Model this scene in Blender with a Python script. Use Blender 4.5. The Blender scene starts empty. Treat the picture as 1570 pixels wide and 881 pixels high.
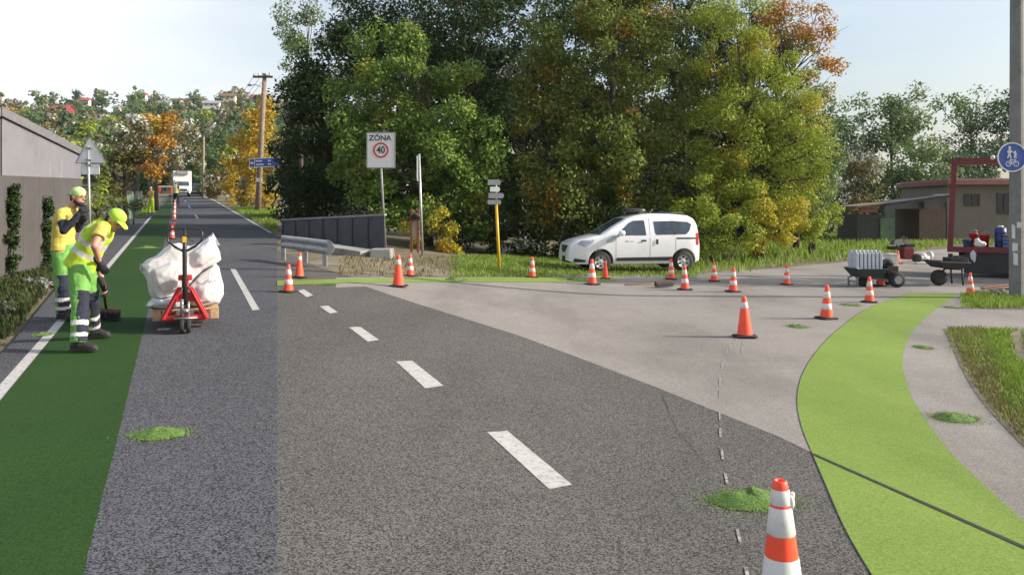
import bpy, bmesh, math, random
import numpy as np
from mathutils import Vector, Matrix, Quaternion, noise as mnoise

random.seed(7)
R = math.radians
scene = bpy.context.scene
COL = scene.collection
F, H, CX, HY = 1200.0, 1.80, 785.0, 328.0        # focal length (px of a 1570 px wide frame), eye height, centre, horizon

# ------------------------------------------------------------------ ground shape
def sm(t):
    t = np.clip(t, 0.0, 1.0)
    return t * t * (3 - 2 * t)
def hyl(px):
    return 290.0 + 38.0 * sm((np.asarray(px, float) - 390.0) / 610.0)
def gz(x, y):
    """height of the ground: the road on the left climbs a little, the junction on the right is level"""
    x = np.asarray(x, float); y = np.asarray(y, float)
    ys = np.maximum(y, 0.05)
    px = CX + F * x / ys
    s = hyl(px)
    w = (HY - s) / 38.0
    z = (HY - s) / F * ys + 0.018 * w * np.maximum(0.0, ys - 55.0)
    return np.where(y > 0.05, z, 0.0)
def gzf(x, y): return float(gz(x, y))
def gd(px, py):
    """distance at which the ground is seen at photo point px, py"""
    s = hyl(px); w = (HY - s) / 38.0
    d = F * H / np.maximum(np.asarray(py, float) - s, 0.6)
    d2 = F * (H + 0.018 * w * 55) / np.maximum(np.asarray(py, float) - s + 0.018 * w * F, 0.6)
    return np.where(d > 55, d2, d)
def at(px, py):
    d = float(gd(px, py)); x = (px - CX) / F * d
    return Vector((x, d, gzf(x, d)))
def P(px, py, d):
    return Vector(((px - CX) / F * d, d, H - (py - HY) / F * d))

# ------------------------------------------------------------------ tagging
def tag(o, label=None, cat=None, group=None, kind=None):
    if label: o['label'] = label
    if cat: o['category'] = cat
    if group: o['group'] = group
    if kind: o['kind'] = kind
    return o
def thing(name, label, cat, loc=(0, 0, 0), rz=0.0, group=None):
    o = bpy.data.objects.new(name, None); COL.objects.link(o)
    o.empty_display_size = 0.1
    o.location = loc; o.rotation_euler = (0, 0, rz)
    return tag(o, label, cat, group)
def kids(o): return [c for c in bpy.data.objects if c.parent == o]
def copy_tree(o, parent=None):
    c = o.copy(); COL.objects.link(c); c.parent = parent
    for ch in o.children: copy_tree(ch, c)
    return c
def root_of(o):
    while o.parent is not None: o = o.parent
    return o

# ------------------------------------------------------------------ mesh builder
class MB:
    def __init__(s): s.v = []; s.f = []
    def quad(s, a, b, c, d):
        n = len(s.v); s.v += [Vector(a), Vector(b), Vector(c), Vector(d)]; s.f.append((n, n+1, n+2, n+3)); return s
    def poly(s, pts):
        n = len(s.v); s.v += [Vector(p) for p in pts]; s.f.append(tuple(range(n, n+len(pts)))); return s
    def box(s, c, size, rot=None, taper=1.0):
        c = Vector(c); n = len(s.v)
        for dz in (-.5, .5):
            k = taper if dz > 0 else 1.0
            for dx, dy in ((-.5, -.5), (.5, -.5), (.5, .5), (-.5, .5)):
                p = Vector((dx*size[0]*k, dy*size[1]*k, dz*size[2]))
                if rot is not None: p = rot @ p
                s.v.append(c + p)
        for q in ((3,2,1,0),(4,5,6,7),(0,1,5,4),(1,2,6,5),(2,3,7,6),(3,0,4,7)): s.f.append(tuple(n+i for i in q))
        return s
    def bar(s, a, b, w, h, up=(0, 0, 1)):
        a = Vector(a); b = Vector(b); t = (b-a); L = t.length; t.normalize()
        up = Vector(up); sd = t.cross(up)
        if sd.length < 1e-4: sd = t.cross(Vector((1, 0, 0)))
        sd.normalize(); u = sd.cross(t)
        return s.box((a+b)/2, (L, w, h), Matrix((t, sd, u)).transposed())
    def ring_sweep(s, pts, rads, side=None, n=12, cap=True):
        pts = [Vector(p) for p in pts]; base = len(s.v); m = len(pts)
        for i, p in enumerate(pts):
            t = (pts[min(i+1, m-1)] - pts[max(i-1, 0)]).normalized()
            r = rads[i]; a, b = (r if isinstance(r, (tuple, list)) else (r, r))
            sd = Vector(side) if side is not None else (Vector((1, 0, 0)) if abs(t.x) < .8 else Vector((0, 1, 0)))
            sd = sd - t * sd.dot(t)
            if sd.length < 1e-5: sd = t.orthogonal()
            sd.normalize(); o = t.cross(sd)
            for k in range(n):
                an = 2*math.pi*k/n
                s.v.append(p + sd*(a*math.cos(an)) + o*(b*math.sin(an)))
        for i in range(m-1):
            for k in range(n):
                k2 = (k+1) % n
                s.f.append((base+i*n+k, base+i*n+k2, base+(i+1)*n+k2, base+(i+1)*n+k))
        if cap:
            s.f.append(tuple(base+k for k in reversed(range(n))))
            s.f.append(tuple(base+(m-1)*n+k for k in range(n)))
        return s
    def tube(s, pts, rads, n=6): return s.ring_sweep(pts, rads if isinstance(rads, (list, tuple)) else [rads]*len(pts), None, n)
    def caps(s, a, ra, b, rb, n=12, side=None, flat=1.0):
        """tapered limb with round ends"""
        a = Vector(a); b = Vector(b); t = (b-a)
        if t.length < 1e-6: t = Vector((0, 0, 1e-4)); b = a+t
        t.normalize(); pts = []; rd = []
        for k in (-.98, -.8, -.45): pts.append(a+t*ra*k); rd.append(ra*math.sqrt(1-k*k))
        pts += [a, b]; rd += [ra, rb]
        for k in (.45, .8, .98): pts.append(b+t*rb*k); rd.append(rb*math.sqrt(1-k*k))
        return s.ring_sweep(pts, [(r, r*flat) for r in rd], side, n)
    def ball(s, c, r, rot=None, nu=14, nv=9, e=1.0):
        c = Vector(c); r = r if isinstance(r, (tuple, list)) else (r, r, r); b = len(s.v)
        def pw(x): return math.copysign(abs(x)**e, x)
        for j in range(nv+1):
            ph = -math.pi/2 + math.pi*j/nv
            if j == 0: ph += .03
            if j == nv: ph -= .03
            for i in range(nu):
                th = 2*math.pi*i/nu
                p = Vector((r[0]*pw(math.cos(ph))*pw(math.cos(th)), r[1]*pw(math.cos(ph))*pw(math.sin(th)), r[2]*pw(math.sin(ph))))
                if rot is not None: p = rot @ p
                s.v.append(c+p)
        for j in range(nv):
            for i in range(nu):
                i2 = (i+1) % nu
                s.f.append((b+j*nu+i, b+j*nu+i2, b+(j+1)*nu+i2, b+(j+1)*nu+i))
        s.f.append(tuple(b+i for i in reversed(range(nu)))); s.f.append(tuple(b+nv*nu+i for i in range(nu)))
        return s
    def lathe(s, prof, c=(0, 0, 0), n=20, axis='z', cap=True):
        c = Vector(c); b = len(s.v); m = len(prof)
        for r, h in prof:
            for k in range(n):
                a = 2*math.pi*k/n; x, y = r*math.cos(a), r*math.sin(a)
                s.v.append(c + (Vector((x, y, h)) if axis == 'z' else Vector((x, h, y)) if axis == 'y' else Vector((h, x, y))))
        for i in range(m-1):
            for k in range(n):
                k2 = (k+1) % n; q = (b+i*n+k, b+i*n+k2, b+(i+1)*n+k2, b+(i+1)*n+k)
                s.f.append(q if axis != 'y' else q[::-1])
        if cap:
            s.f.append(tuple(b+k for k in reversed(range(n)))); s.f.append(tuple(b+(m-1)*n+k for k in range(n)))
        return s
    def prism(s, pts, ext):
        ext = Vector(ext); n = len(pts); b = len(s.v)
        s.v += [Vector(p) for p in pts] + [Vector(p)+ext for p in pts]
        s.f.append(tuple(b+i for i in reversed(range(n)))); s.f.append(tuple(b+n+i for i in range(n)))
        for i in range(n):
            j = (i+1) % n; s.f.append((b+i, b+j, b+n+j, b+n+i))
        return s
    def grid(s, rows):
        b = len(s.v); m = len(rows[0])
        for r in rows: s.v += [Vector(p) for p in r]
        for i in range(len(rows)-1):
            for k in range(m-1):
                s.f.append((b+i*m+k, b+i*m+k+1, b+(i+1)*m+k+1, b+(i+1)*m+k))
        return s
    def mesh(s, name):
        me = bpy.data.meshes.new(name); me.from_pydata([tuple(p) for p in s.v], [], s.f); me.update(); return me
    def build(s, name, mat, parent=None, smooth=False, world=False, bevel=0.0, label=None, fix=True):
        if world and parent is not None:
            l = root_of(parent).location; s.v = [p-l for p in s.v]
        me = s.mesh(name)
        if fix:
            bm = bmesh.new(); bm.from_mesh(me); bmesh.ops.recalc_face_normals(bm, faces=bm.faces); bm.to_mesh(me); bm.free()
        return link(name, me, mat, parent, smooth, bevel, label)
def link(name, me, mat, parent=None, smooth=False, bevel=0.0, label=None):
    me.materials.clear()
    if mat: me.materials.append(mat)
    if smooth: me.polygons.foreach_set('use_smooth', [True]*len(me.polygons))
    o = bpy.data.objects.new(name, me); COL.objects.link(o)
    if parent is not None: o.parent = parent
    if bevel:
        b = o.modifiers.new('bevel', 'BEVEL'); b.width = bevel; b.segments = 2; b.limit_method = 'ANGLE'
    if label: o['label'] = label
    return o
def voxel(mb, vs, it=4, name='m', bump=0.0, bscale=8.0):
    """weld overlapping volumes into one continuous skin"""
    me = mb.mesh('tmp'); o = bpy.data.objects.new('tmp', me); COL.objects.link(o)
    m = o.modifiers.new('r', 'REMESH'); m.mode = 'VOXEL'; m.voxel_size = vs
    if it:
        k = o.modifiers.new('s', 'SMOOTH'); k.factor = .5; k.iterations = it
    dg = bpy.context.evaluated_depsgraph_get(); dg.update()
    out = bpy.data.meshes.new_from_object(o.evaluated_get(dg)); out.name = name
    bpy.data.objects.remove(o); bpy.data.meshes.remove(me)
    if bump:
        for v in out.vertices:
            n = mnoise.noise(v.co*bscale) + .5*mnoise.noise(v.co*bscale*2.3)
            v.co += v.normal*n*bump
    return out
def vbuild(mb, name, mat, parent, vs, it=4, world=True, bump=0.0, bscale=8.0, label=None):
    if world: l = root_of(parent).location; mb.v = [p-l for p in mb.v]
    return link(name, voxel(mb, vs, it, name, bump, bscale), mat, parent, True, 0, label)

# ------------------------------------------------------------------ materials
def nodes_of(name):
    m = bpy.data.materials.new(name); m.use_nodes = True; nt = m.node_tree; nt.nodes.clear()
    out = nt.nodes.new('ShaderNodeOutputMaterial'); p = nt.nodes.new('ShaderNodeBsdfPrincipled')
    nt.links.new(p.outputs[0], out.inputs[0]); return m, nt, p, out
def sp(v): return (v[0], v[1], v[2], 1.0)
def ramp(nt, src, stops, interp='LINEAR'):
    r = nt.nodes.new('ShaderNodeValToRGB'); r.color_ramp.interpolation = interp
    el = r.color_ramp.elements
    while len(el) < len(stops): el.new(.5)
    for e, (p, c) in zip(el, stops):
        e.position = p; e.color = sp(c) if isinstance(c, (tuple, list)) else (c, c, c, 1)
    nt.links.new(src, r.inputs[0]); return r.outputs[0]
def nz(nt, vec, scale, detail=3, rough=.55, kind='noise'):
    if kind == 'noise':
        n = nt.nodes.new('ShaderNodeTexNoise'); n.inputs['Scale'].default_value = scale; n.inputs['Detail'].default_value = detail
        n.inputs['Roughness'].default_value = rough; nt.links.new(vec, n.inputs['Vector']); return n.outputs['Fac']
    n = nt.nodes.new('ShaderNodeTexVoronoi'); n.inputs['Scale'].default_value = scale; nt.links.new(vec, n.inputs['Vector'])
    return n.outputs['Color'] if kind == 'cell' else n.outputs['Distance']
def objco(nt, scale=None):
    t = nt.nodes.new('ShaderNodeTexCoord')
    if scale is None: return t.outputs['Object']
    m = nt.nodes.new('ShaderNodeMapping'); m.inputs['Scale'].default_value = scale
    nt.links.new(t.outputs['Object'], m.inputs[0]); return m.outputs[0]
def mixc(nt, f, a, b, mode='MIX'):
    m = nt.nodes.new('ShaderNodeMix'); m.data_type = 'RGBA'; m.blend_type = mode
    for i, x in ((0, f), (6, a), (7, b)):
        if hasattr(x, 'is_output'): nt.links.new(x, m.inputs[i])
        elif isinstance(x, (tuple, list)): m.inputs[i].default_value = sp(x)
        else: m.inputs[i].default_value = x
    return m.outputs[2]
def bump(nt, p, src, strength, dist=.01):
    b = nt.nodes.new('ShaderNodeBump'); b.inputs['Strength'].default_value = strength; b.inputs['Distance'].default_value = dist
    nt.links.new(src, b.inputs['Height']); nt.links.new(b.outputs[0], p.inputs['Normal'])
def mat(name, col, rough=.6, metal=0.0, var=.12, vscale=6.0, bmp=0.0, bscale=40.0, coat=0.0, dirt=None, dscale=2.0, dlo=.55, dhi=.75, trans=0.0, spec=None):
    m, nt, p, out = nodes_of(name); co = objco(nt)
    f = nz(nt, co, vscale, 4)
    c = ramp(nt, f, [(.3, tuple(x*(1-var) for x in col)), (.7, tuple(min(1, x*(1+var)) for x in col))])
    if dirt:
        g = ramp(nt, nz(nt, co, dscale, 6, .65), [(dlo, 0.0), (dhi, 1.0)]); c = mixc(nt, g, c, dirt)
    nt.links.new(c, p.inputs['Base Color'])
    p.inputs['Roughness'].default_value = rough; p.inputs['Metallic'].default_value = metal
    if coat: p.inputs['Coat Weight'].default_value = coat; p.inputs['Coat Roughness'].default_value = .05
    if spec is not None: p.inputs['Specular IOR Level'].default_value = spec
    if bmp: bump(nt, p, nz(nt, co, bscale, 4), bmp)
    if trans:
        t = nt.nodes.new('ShaderNodeBsdfTranslucent'); nt.links.new(c, t.inputs[0])
        mx = nt.nodes.new('ShaderNodeMixShader'); mx.inputs[0].default_value = trans
        nt.links.new(p.outputs[0], mx.inputs[1]); nt.links.new(t.outputs[0], mx.inputs[2]); nt.links.new(mx.outputs[0], out.inputs[0])
    return m
def leafmat(name, cols, alt=None, altscale=.5, altlo=.5, altamt=1.0, trans=.3, rough=.55):
    """leaf colours: each leaf its own shade, some boughs already turned"""
    m, nt, p, out = nodes_of(name); co = objco(nt)
    g = nt.nodes.new('ShaderNodeNewGeometry'); oi = nt.nodes.new('ShaderNodeObjectInfo')
    n = len(cols)
    c = ramp(nt, g.outputs['Random Per Island'], [(i/max(1, n-1), cc) for i, cc in enumerate(cols)])
    if alt:
        f = ramp(nt, nz(nt, co, altscale, 2), [(altlo, 0.0), (altlo+.12, altamt)])
        c = mixc(nt, f, c, ramp(nt, g.outputs['Random Per Island'], [(i/max(1, len(alt)-1), cc) for i, cc in enumerate(alt)]))
    nt.links.new(c, p.inputs['Base Color']); p.inputs['Roughness'].default_value = rough
    p.inputs['Specular IOR Level'].default_value = .12
    t = nt.nodes.new('ShaderNodeBsdfTranslucent'); nt.links.new(c, t.inputs[0])
    mx = nt.nodes.new('ShaderNodeMixShader'); mx.inputs[0].default_value = trans
    nt.links.new(p.outputs[0], mx.inputs[1]); nt.links.new(t.outputs[0], mx.inputs[2]); nt.links.new(mx.outputs[0], out.inputs[0])
    return m
def asphalt(name, dark, light, big, bigamt=.5, grain=75.0, lo=.38, hi=.66, bs=.35, wear=(.84, .84, .84)):
    m, nt, p, out = nodes_of(name); co = objco(nt)
    cell = nz(nt, co, grain, kind='cell')
    sep = nt.nodes.new('ShaderNodeSeparateColor'); nt.links.new(cell, sep.inputs[0])
    n1 = nz(nt, co, grain*1.6, 3, .7)
    ad = nt.nodes.new('ShaderNodeMath'); ad.operation = 'MULTIPLY_ADD'; nt.links.new(sep.outputs[0], ad.inputs[0]); ad.inputs[1].default_value = .45
    h = nt.nodes.new('ShaderNodeMath'); h.operation = 'MULTIPLY'; nt.links.new(n1, h.inputs[0]); h.inputs[1].default_value = .6
    nt.links.new(h.outputs[0], ad.inputs[2])
    c = ramp(nt, ad.outputs[0], [(lo, dark), (hi, light)])
    f = ramp(nt, nz(nt, co, .55, 7, .68), [(.35, 0.0), (.72, 1.0)])
    f2 = nt.nodes.new('ShaderNodeMath'); f2.operation = 'MULTIPLY'; nt.links.new(f, f2.inputs[0]); f2.inputs[1].default_value = bigamt
    c = mixc(nt, f2.outputs[0], c, big, 'MULTIPLY')
    nt.links.new(c, p.inputs['Base Color']); w = ramp(nt, nz(nt, objco(nt, (.5, .16, 1)), .9, 5, .6), [(.36, tuple(wear)), (.50, (.97, .97, .97)), (.66, (1.05, 1.05, 1.05))])   # tyre-polished and weathered tracks
    c = mixc(nt, 1.0, c, w, 'MULTIPLY'); nt.links.new(c, p.inputs['Base Color'])
    p.inputs['Roughness'].default_value = .9; p.inputs['Specular IOR Level'].default_value = .12
    bump(nt, p, ad.outputs[0], bs, .012)
    return m
M = {}
M['ground'] = mat('earth_and_thin_grass', (.085, .085, .035), .95, var=.35, vscale=1.2, bmp=.6, bscale=14, dirt=(.16, .125, .085), dscale=.5, dlo=.42, dhi=.62)
M['soil'] = mat('gravelly_soil', (.20, .165, .12), .95, var=.35, vscale=9, bmp=.9, bscale=30, dirt=(.09, .075, .05), dscale=1.5, dlo=.45, dhi=.65)
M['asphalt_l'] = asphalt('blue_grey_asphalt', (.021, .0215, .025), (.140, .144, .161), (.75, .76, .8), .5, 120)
M['asphalt_r'] = asphalt('brown_grey_asphalt', (.038, .036, .034), (.178, .169, .161), (.74, .73, .72), .6, 125)
M['asphalt_j'] = asphalt('pale_worn_asphalt', (.205, .190, .175), (.325, .302, .282), (.74, .74, .73), .75, 120, bs=.2, wear=(.76, .76, .75))
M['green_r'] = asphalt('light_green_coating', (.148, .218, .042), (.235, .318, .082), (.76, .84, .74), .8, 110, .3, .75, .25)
M['green_l'] = asphalt('shade_darkened_green_coating', (.016, .044, .010), (.034, .078, .020), (.72, .80, .72), .8, 110, .3, .75, .22)  # darker copy of the green: the left lane's open shade put into its colour
M['paint'] = mat('worn_white_road_paint', (.42, .41, .395), .8, var=.12, vscale=14, dirt=(.16, .15, .145), dscale=22, dlo=.52, dhi=.72, bmp=.3, bscale=80)
M['chalk'] = mat('chalk_line', (.36, .36, .35), .9, dirt=(.13, .12, .11), dscale=26, dlo=.40, dhi=.58)
M['seam'] = mat('tar_seam', (.022, .024, .02), .9, var=.4, vscale=40)
M['dust'] = mat('strewn_granules', (.16, .24, .05), .9, var=.4, vscale=60)
M['granule'] = mat('shade_darkened_green_granules', (.085, .16, .027), .9, var=.55, vscale=70, bmp=1.0, bscale=90)  # same granules as the strewn ones, the heap's shade put into a darker colour
M['orange'] = mat('orange_cone_plastic', (.93, .085, .035), .45, var=.07, dirt=(.55, .06, .03), dscale=9, dlo=.6, dhi=.8)
M['white_band'] = mat('reflective_white', (.66, .65, .63), .35, var=.05, dirt=(.42, .40, .37), dscale=12, dlo=.55, dhi=.8)
M['rubber'] = mat('black_rubber', (.022, .021, .02), .8, var=.3, bmp=.3, bscale=60)
M['steel'] = mat('galvanised_steel', (.40, .41, .42), .5, .55, var=.15, vscale=10)
M['steel_dull'] = mat('dull_grey_steel', (.26, .27, .275), .6, .3, var=.2, vscale=6, dirt=(.16, .12, .09), dscale=5, dlo=.62, dhi=.75)
M['sign_white'] = mat('white_sign_sheet', (.62, .62, .62), .4, var=.04)
M['sign_red'] = mat('red_sign_sheet', (.55, .03, .035), .4, var=.05)
M['sign_black'] = mat('black_sign_print', (.03, .03, .032), .5, var=.05)
M['sign_blue'] = mat('blue_sign_sheet', (.025, .07, .30), .4, var=.05)
M['sign_yellow'] = mat('yellow_post_paint', (.62, .37, .015), .5, var=.1, dirt=(.3, .2, .05), dscale=10, dlo=.62, dhi=.75)
M['wood_pole'] = mat('weathered_pole_wood', (.22, .17, .125), .85, var=.3, vscale=5, bmp=.6, bscale=22)
M['wood'] = mat('raw_pallet_wood', (.46, .31, .17), .8, var=.2, vscale=5, bmp=.4, bscale=30, dirt=(.2, .14, .08), dscale=6)
M['wood_dark'] = mat('dark_weathered_wood', (.09, .06, .04), .85, var=.3, bmp=.5, bscale=25)
M['concrete'] = mat('grey_concrete', (.27, .26, .245), .9, var=.15, vscale=3, bmp=.35, bscale=30, dirt=(.15, .14, .125), dscale=1.6, dlo=.5, dhi=.75)
M['concrete_pole'] = mat('pole_concrete', (.19, .19, .185), .9, var=.15, vscale=4, bmp=.35, bscale=30, dirt=(.11, .11, .105), dscale=2.5)
M['bark'] = mat('tree_bark', (.075, .06, .045), .95, var=.3, bmp=.8, bscale=18)
M['paper'] = mat('torn_paper', (.6, .6, .6), .8, var=.1)
# ------------------------------------------------------------------ ground, roads and markings
def terrain():
    th = sorted(set([math.atan((px-CX)/F) for px in list(range(-1600, 340, 80)) + list(range(340, 1060, 7)) + list(range(1060, 3400, 90))]
                    + list(np.radians(np.arange(70, 291, 10)))))
    th = np.array(th); rad = np.array([0.0] + list(np.geomspace(.4, 1400, 56)))
    v = []; f = []; n = len(th)
    for r in rad:
        x = r*np.sin(th); y = r*np.cos(th); z = gz(x, y)
        v += list(zip(x.tolist(), y.tolist(), (z-.045).tolist()))
    for i in range(len(rad)-1):
        for k in range(n):
            k2 = (k+1) % n; f.append((i*n+k, i*n+k2, (i+1)*n+k2, (i+1)*n+k))
    mb = MB(); mb.v = [Vector(p) for p in v]; mb.f = f
    o = mb.build('ground', M['ground'], fix=False, smooth=True); tag(o, 'earth and thin grass under and around the roads', None, None, 'structure'); return o
def lift(d, lvl): return .0014*lvl*(1+d/18.0)
def patch(pxs, pys, lvl):
    d = gd(pxs, pys); x = (pxs-CX)/F*d; z = gz(x, d)+lift(d, lvl)-.010
    return [Vector(p) for p in zip(x.tolist(), d.tolist(), z.tolist())]
def crv(pts, smooth=True):
    """function through points (u, v), sorted by u"""
    pts = sorted(pts); u = np.array([p[0] for p in pts], float); w = np.array([p[1] for p in pts], float)
    if not smooth: return lambda q: np.interp(q, u, w)
    dq = np.linspace(u[0], u[-1], 400); lin = np.interp(dq, u, w); m = np.gradient(w, u)
    def her(q):
        q = np.asarray(q, float); i = np.clip(np.searchsorted(u, q)-1, 0, len(u)-2); hh = u[i+1]-u[i]; t = np.clip((q-u[i])/hh, 0, 1)
        return (2*t**3-3*t**2+1)*w[i]+(t**3-2*t**2+t)*hh*m[i]+(-2*t**3+3*t**2)*w[i+1]+(t**3-t**2)*hh*m[i+1]
    return her
def rowsheet(name, pys, lf, rf, nc, lvl, material, kind='structure', label=None):
    mb = MB(); rows = []
    for py in pys:
        xs = np.linspace(float(lf(py)), float(rf(py)), nc); rows.append(patch(xs, np.full(nc, float(py)), lvl))
    mb.grid(rows); o = mb.build(name, M[material], fix=False, smooth=True); tag(o, label, None, None, kind); return o
def colsheet(name, pxs, tf, bf, nr, lvl, material, kind='structure', label=None):
    mb = MB(); rows = []
    for px in pxs:
        t = float(tf(px)); b = float(bf(px)); s = float(hyl(px)); q = np.geomspace(max(t-s, 2), max(b-s, 2.1), nr)+s
        rows.append(patch(np.full(nr, float(px)), q, lvl))
    mb.grid(rows[::-1]); o = mb.build(name, M[material], fix=False, smooth=True); tag(o, label, None, None, kind); return o
def qmark(name, pts, lvl, material='paint', label=None):
    """painted mark from four photo corners (top left, top right, bottom right, bottom left)"""
    a, b, c, d = [np.array(p, float) for p in pts]; rows = []
    for t in np.linspace(0, 1, 7):
        l = a+(d-a)*t; r = b+(c-b)*t
        xs = np.linspace(l[0], r[0], 4); ys = np.linspace(l[1], r[1], 4); rows.append(patch(xs, ys, lvl))
    mb = MB(); mb.grid(rows[::-1]); o = mb.build(name, M[material], fix=False); tag(o, label, None, None, 'structure'); return o

terrain()
VP = (268.0, 290.0)
rows_l = list(np.geomspace(2300-290, 6.0, 90)+290)
lineL = lambda y: VP[0]-(np.asarray(y, float)-VP[1])/1.112
lineR = lambda y: VP[0]-(np.asarray(y, float)-VP[1])/1.2015
roadR = crv([(2400, 425), (364, 425), (357, 419), (307, 331), (296, 300), (292, 286)], False)
padL = crv([(2400, -2200), (700, -190), (600, -55), (520, 22), (470, 62), (420, 104), (380, 130), (352, 146), (340, 182), (330, 225), (310, 246), (296, 262)], False)
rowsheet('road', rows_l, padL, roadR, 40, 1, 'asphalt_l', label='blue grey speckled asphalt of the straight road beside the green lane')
gR = crv([(2300, -190), (960, 107), (881, 127), (785, 150), (690, 175), (595, 198), (505, 220), (430, 238), (370, 252), (325, 262), (300, 262), (295, 262)])
rowsheet('cycle_lane', [y for y in np.geomspace(2300-290, 6.0, 300)+290 if y > 299], lambda y: lineR(y)+1.5, lambda y: float(gR(y))+mnoise.noise((y*.2, 0, 8))*(.2+(y-300)*.003), 14, 2, 'green_l', label='green coating of the cycle lane along the straight road, colour darkened for shade')
rowsheet('edge_line', [y for y in rows_l if y > 331], lineL, lineR, 3, 3, 'paint', label='white edge line left of the green lane')
rowsheet('edge_line', list(np.geomspace(357-290, 10, 24)+290), lambda y: roadR(y)-4-(y-290)*.02, lambda y: roadR(y)-1.5, 3, 3, 'paint', label='thin white line on the far right edge of the straight road')
for q in ([(353, 412), (361, 412), (398, 474), (387, 475)], [(298, 329), (301, 329), (305, 335), (301, 335)], [(288, 315), (290, 315), (293, 319.5), (290.5, 319.5)],
          [(283, 307.5), (284.5, 307.5), (286, 310), (284.5, 310)], [(325, 360), (329, 360), (338, 376), (333, 376)]):
    qmark('lane_dash', q, 3, label='white centre dash of the straight road')
colr = list(np.arange(-240, 425, 60)) + list(np.arange(425, 1060, 9)) + list(range(1060, 2700, 45))
topr = crv([(425, 384), (470, 398), (520, 415), (560, 436), (600, 449), (640, 462), (800, 512), (900, 549), (1000, 587), (1100, 627), (1200, 667), (1245, 690), (1570, 832), (1800, 930), (2800, 1400)], False)
colsheet('road', [p for p in colr if p >= 425], topr, lambda p: 2300.0, 44, 1, 'asphalt_r', label='coarse brown grey asphalt of the main road with white dashes')
botj = crv([(520, 440), (560, 438.5), (600, 452), (640, 465), (800, 515), (900, 552), (1000, 590), (1100, 630), (1200, 670), (1245, 692), (1570, 835), (1800, 935), (2800, 1420)], False)
topj = crv([(520, 425), (560, 425), (700, 424), (850, 425), (1050, 420), (1130, 415), (1200, 410), (1290, 402), (1370, 391), (1440, 381), (1570, 376), (1800, 372), (2800, 366)], False)
colsheet('road', [p for p in colr if p >= 515], topj, botj, 40, 2, 'asphalt_j', label='pale worn asphalt of the side road junction')
pl = crv([(449, 1395), (468, 1340), (500, 1290), (540, 1250), (575, 1229), (610, 1222), (650, 1228), (693, 1245), (730, 1261), (815, 1299), (881, 1338), (960, 1388), (1150, 1510), (1900, 2000)])
prr = crv([(449, 1472), (480, 1427), (505, 1401), (530, 1388), (555, 1384), (585, 1390), (620, 1405), (650, 1425), (690, 1456), (735, 1502), (797, 1570), (870, 1655), (960, 1770), (1150, 2020), (1900, 2900)])
rows_g = list(np.geomspace(449-328, 1900-328, 80)+328)
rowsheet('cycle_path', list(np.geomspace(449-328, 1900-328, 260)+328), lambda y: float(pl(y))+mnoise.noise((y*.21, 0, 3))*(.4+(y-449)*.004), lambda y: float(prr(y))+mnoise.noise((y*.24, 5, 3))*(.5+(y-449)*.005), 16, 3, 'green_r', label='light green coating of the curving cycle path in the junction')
rowsheet('seam', rows_g, lambda y: pl(y)-.2-(y-328)*.0016, lambda y: pl(y)+.4, 2, 4, 'seam', label='dark edge joint along the curving green path')
gb_t = crv([(425, 430), (470, 428.5), (540, 427), (700, 425.3), (850, 425.5), (945, 427.5)], False)
gb_b = crv([(425, 438), (470, 435.5), (540, 433.3), (700, 432), (850, 432.5), (945, 430.5)], False)
colsheet('cycle_path', list(range(425, 946, 8)), gb_t, gb_b, 4, 4, 'green_r', label='far light green strip crossing the side road mouth')
for q in ([(747, 661), (778, 659), (877, 741), (842, 748)], [(607, 553), (632, 552), (680, 590), (652, 594)], [(535, 501), (552, 500), (581, 520), (564, 523)],
          [(490, 469), (503, 468), (518, 478), (506, 480)], [(457, 445), (466, 443), (480, 452), (470, 455)]):
    qmark('lane_dash', q, 3, label='white centre dash of the main road')
# dark joint running across the green path
mb = MB(); a = np.linspace(0, 1, 26)
xs = 1247+(1640-1247)*a; ys = 695+(868-695)*a
mb.grid([patch(xs, ys-1.4-a*1.2, 5), patch(xs, ys+1.4+a*1.2, 5)]); tag(mb.build('seam', M['seam'], fix=False), 'dark joint crossing the light green path', None, None, 'structure')
# chalk setting-out line
random.seed(3)
cl = crv([(530, 1117), (560, 1107), (600, 1103), (650, 1104), (700, 1108), (750, 1117), (800, 1128), (850, 1140), (881, 1146), (960, 1166)])
y = 534.0
while y < 940:
    L = 4+(y-430)*.045; x0, x1 = float(cl(y)), float(cl(y+L)); w = (.7+(y-430)*.0045)*random.uniform(.7, 1.2)
    qmark('chalk_dash', [(x0-w, y), (x0+w, y), (x1+w, y+L), (x1-w, y+L)], 4, 'chalk', 'chalk dash of the setting-out line'); y += L*random.uniform(1.5, 3.2)
for (x0, y0, x1, y1) in ((1140, 520, 1139, 527), (1138, 532, 1138, 541), (1130, 517, 1124, 526), (1122, 527, 1118, 534)):
    qmark('chalk_dash', [(x0-1.2, y0), (x0+1.2, y0), (x1+1.2, y1), (x1-1.2, y1)], 4, 'chalk', 'chalk dash of the setting-out line')
# cracks and tar streaks in the main road
def crack(pts, w, lvl=4):
    p = np.array(pts, float); t = np.linspace(0, 1, len(p)); q = np.linspace(0, 1, len(p)*6)
    xs = np.interp(q, t, p[:, 0])+np.array([random.uniform(-1.5, 1.5) for _ in q]); ys = np.interp(q, t, p[:, 1])
    ww = w*np.array([random.uniform(.4, 1.2) for _ in q])
    m = MB(); m.grid([patch(xs-ww, ys, lvl), patch(xs+ww, ys, lvl)]); tag(m.build('crack', M['seam'], fix=False), 'thin dark crack in the main road asphalt', None, None, 'structure')
crack([(952, 822), (948, 838), (953, 856), (950, 885), (955, 930)], .6)
crack([(1015, 602), (1040, 660), (1075, 700), (1088, 720)], .5)
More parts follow.
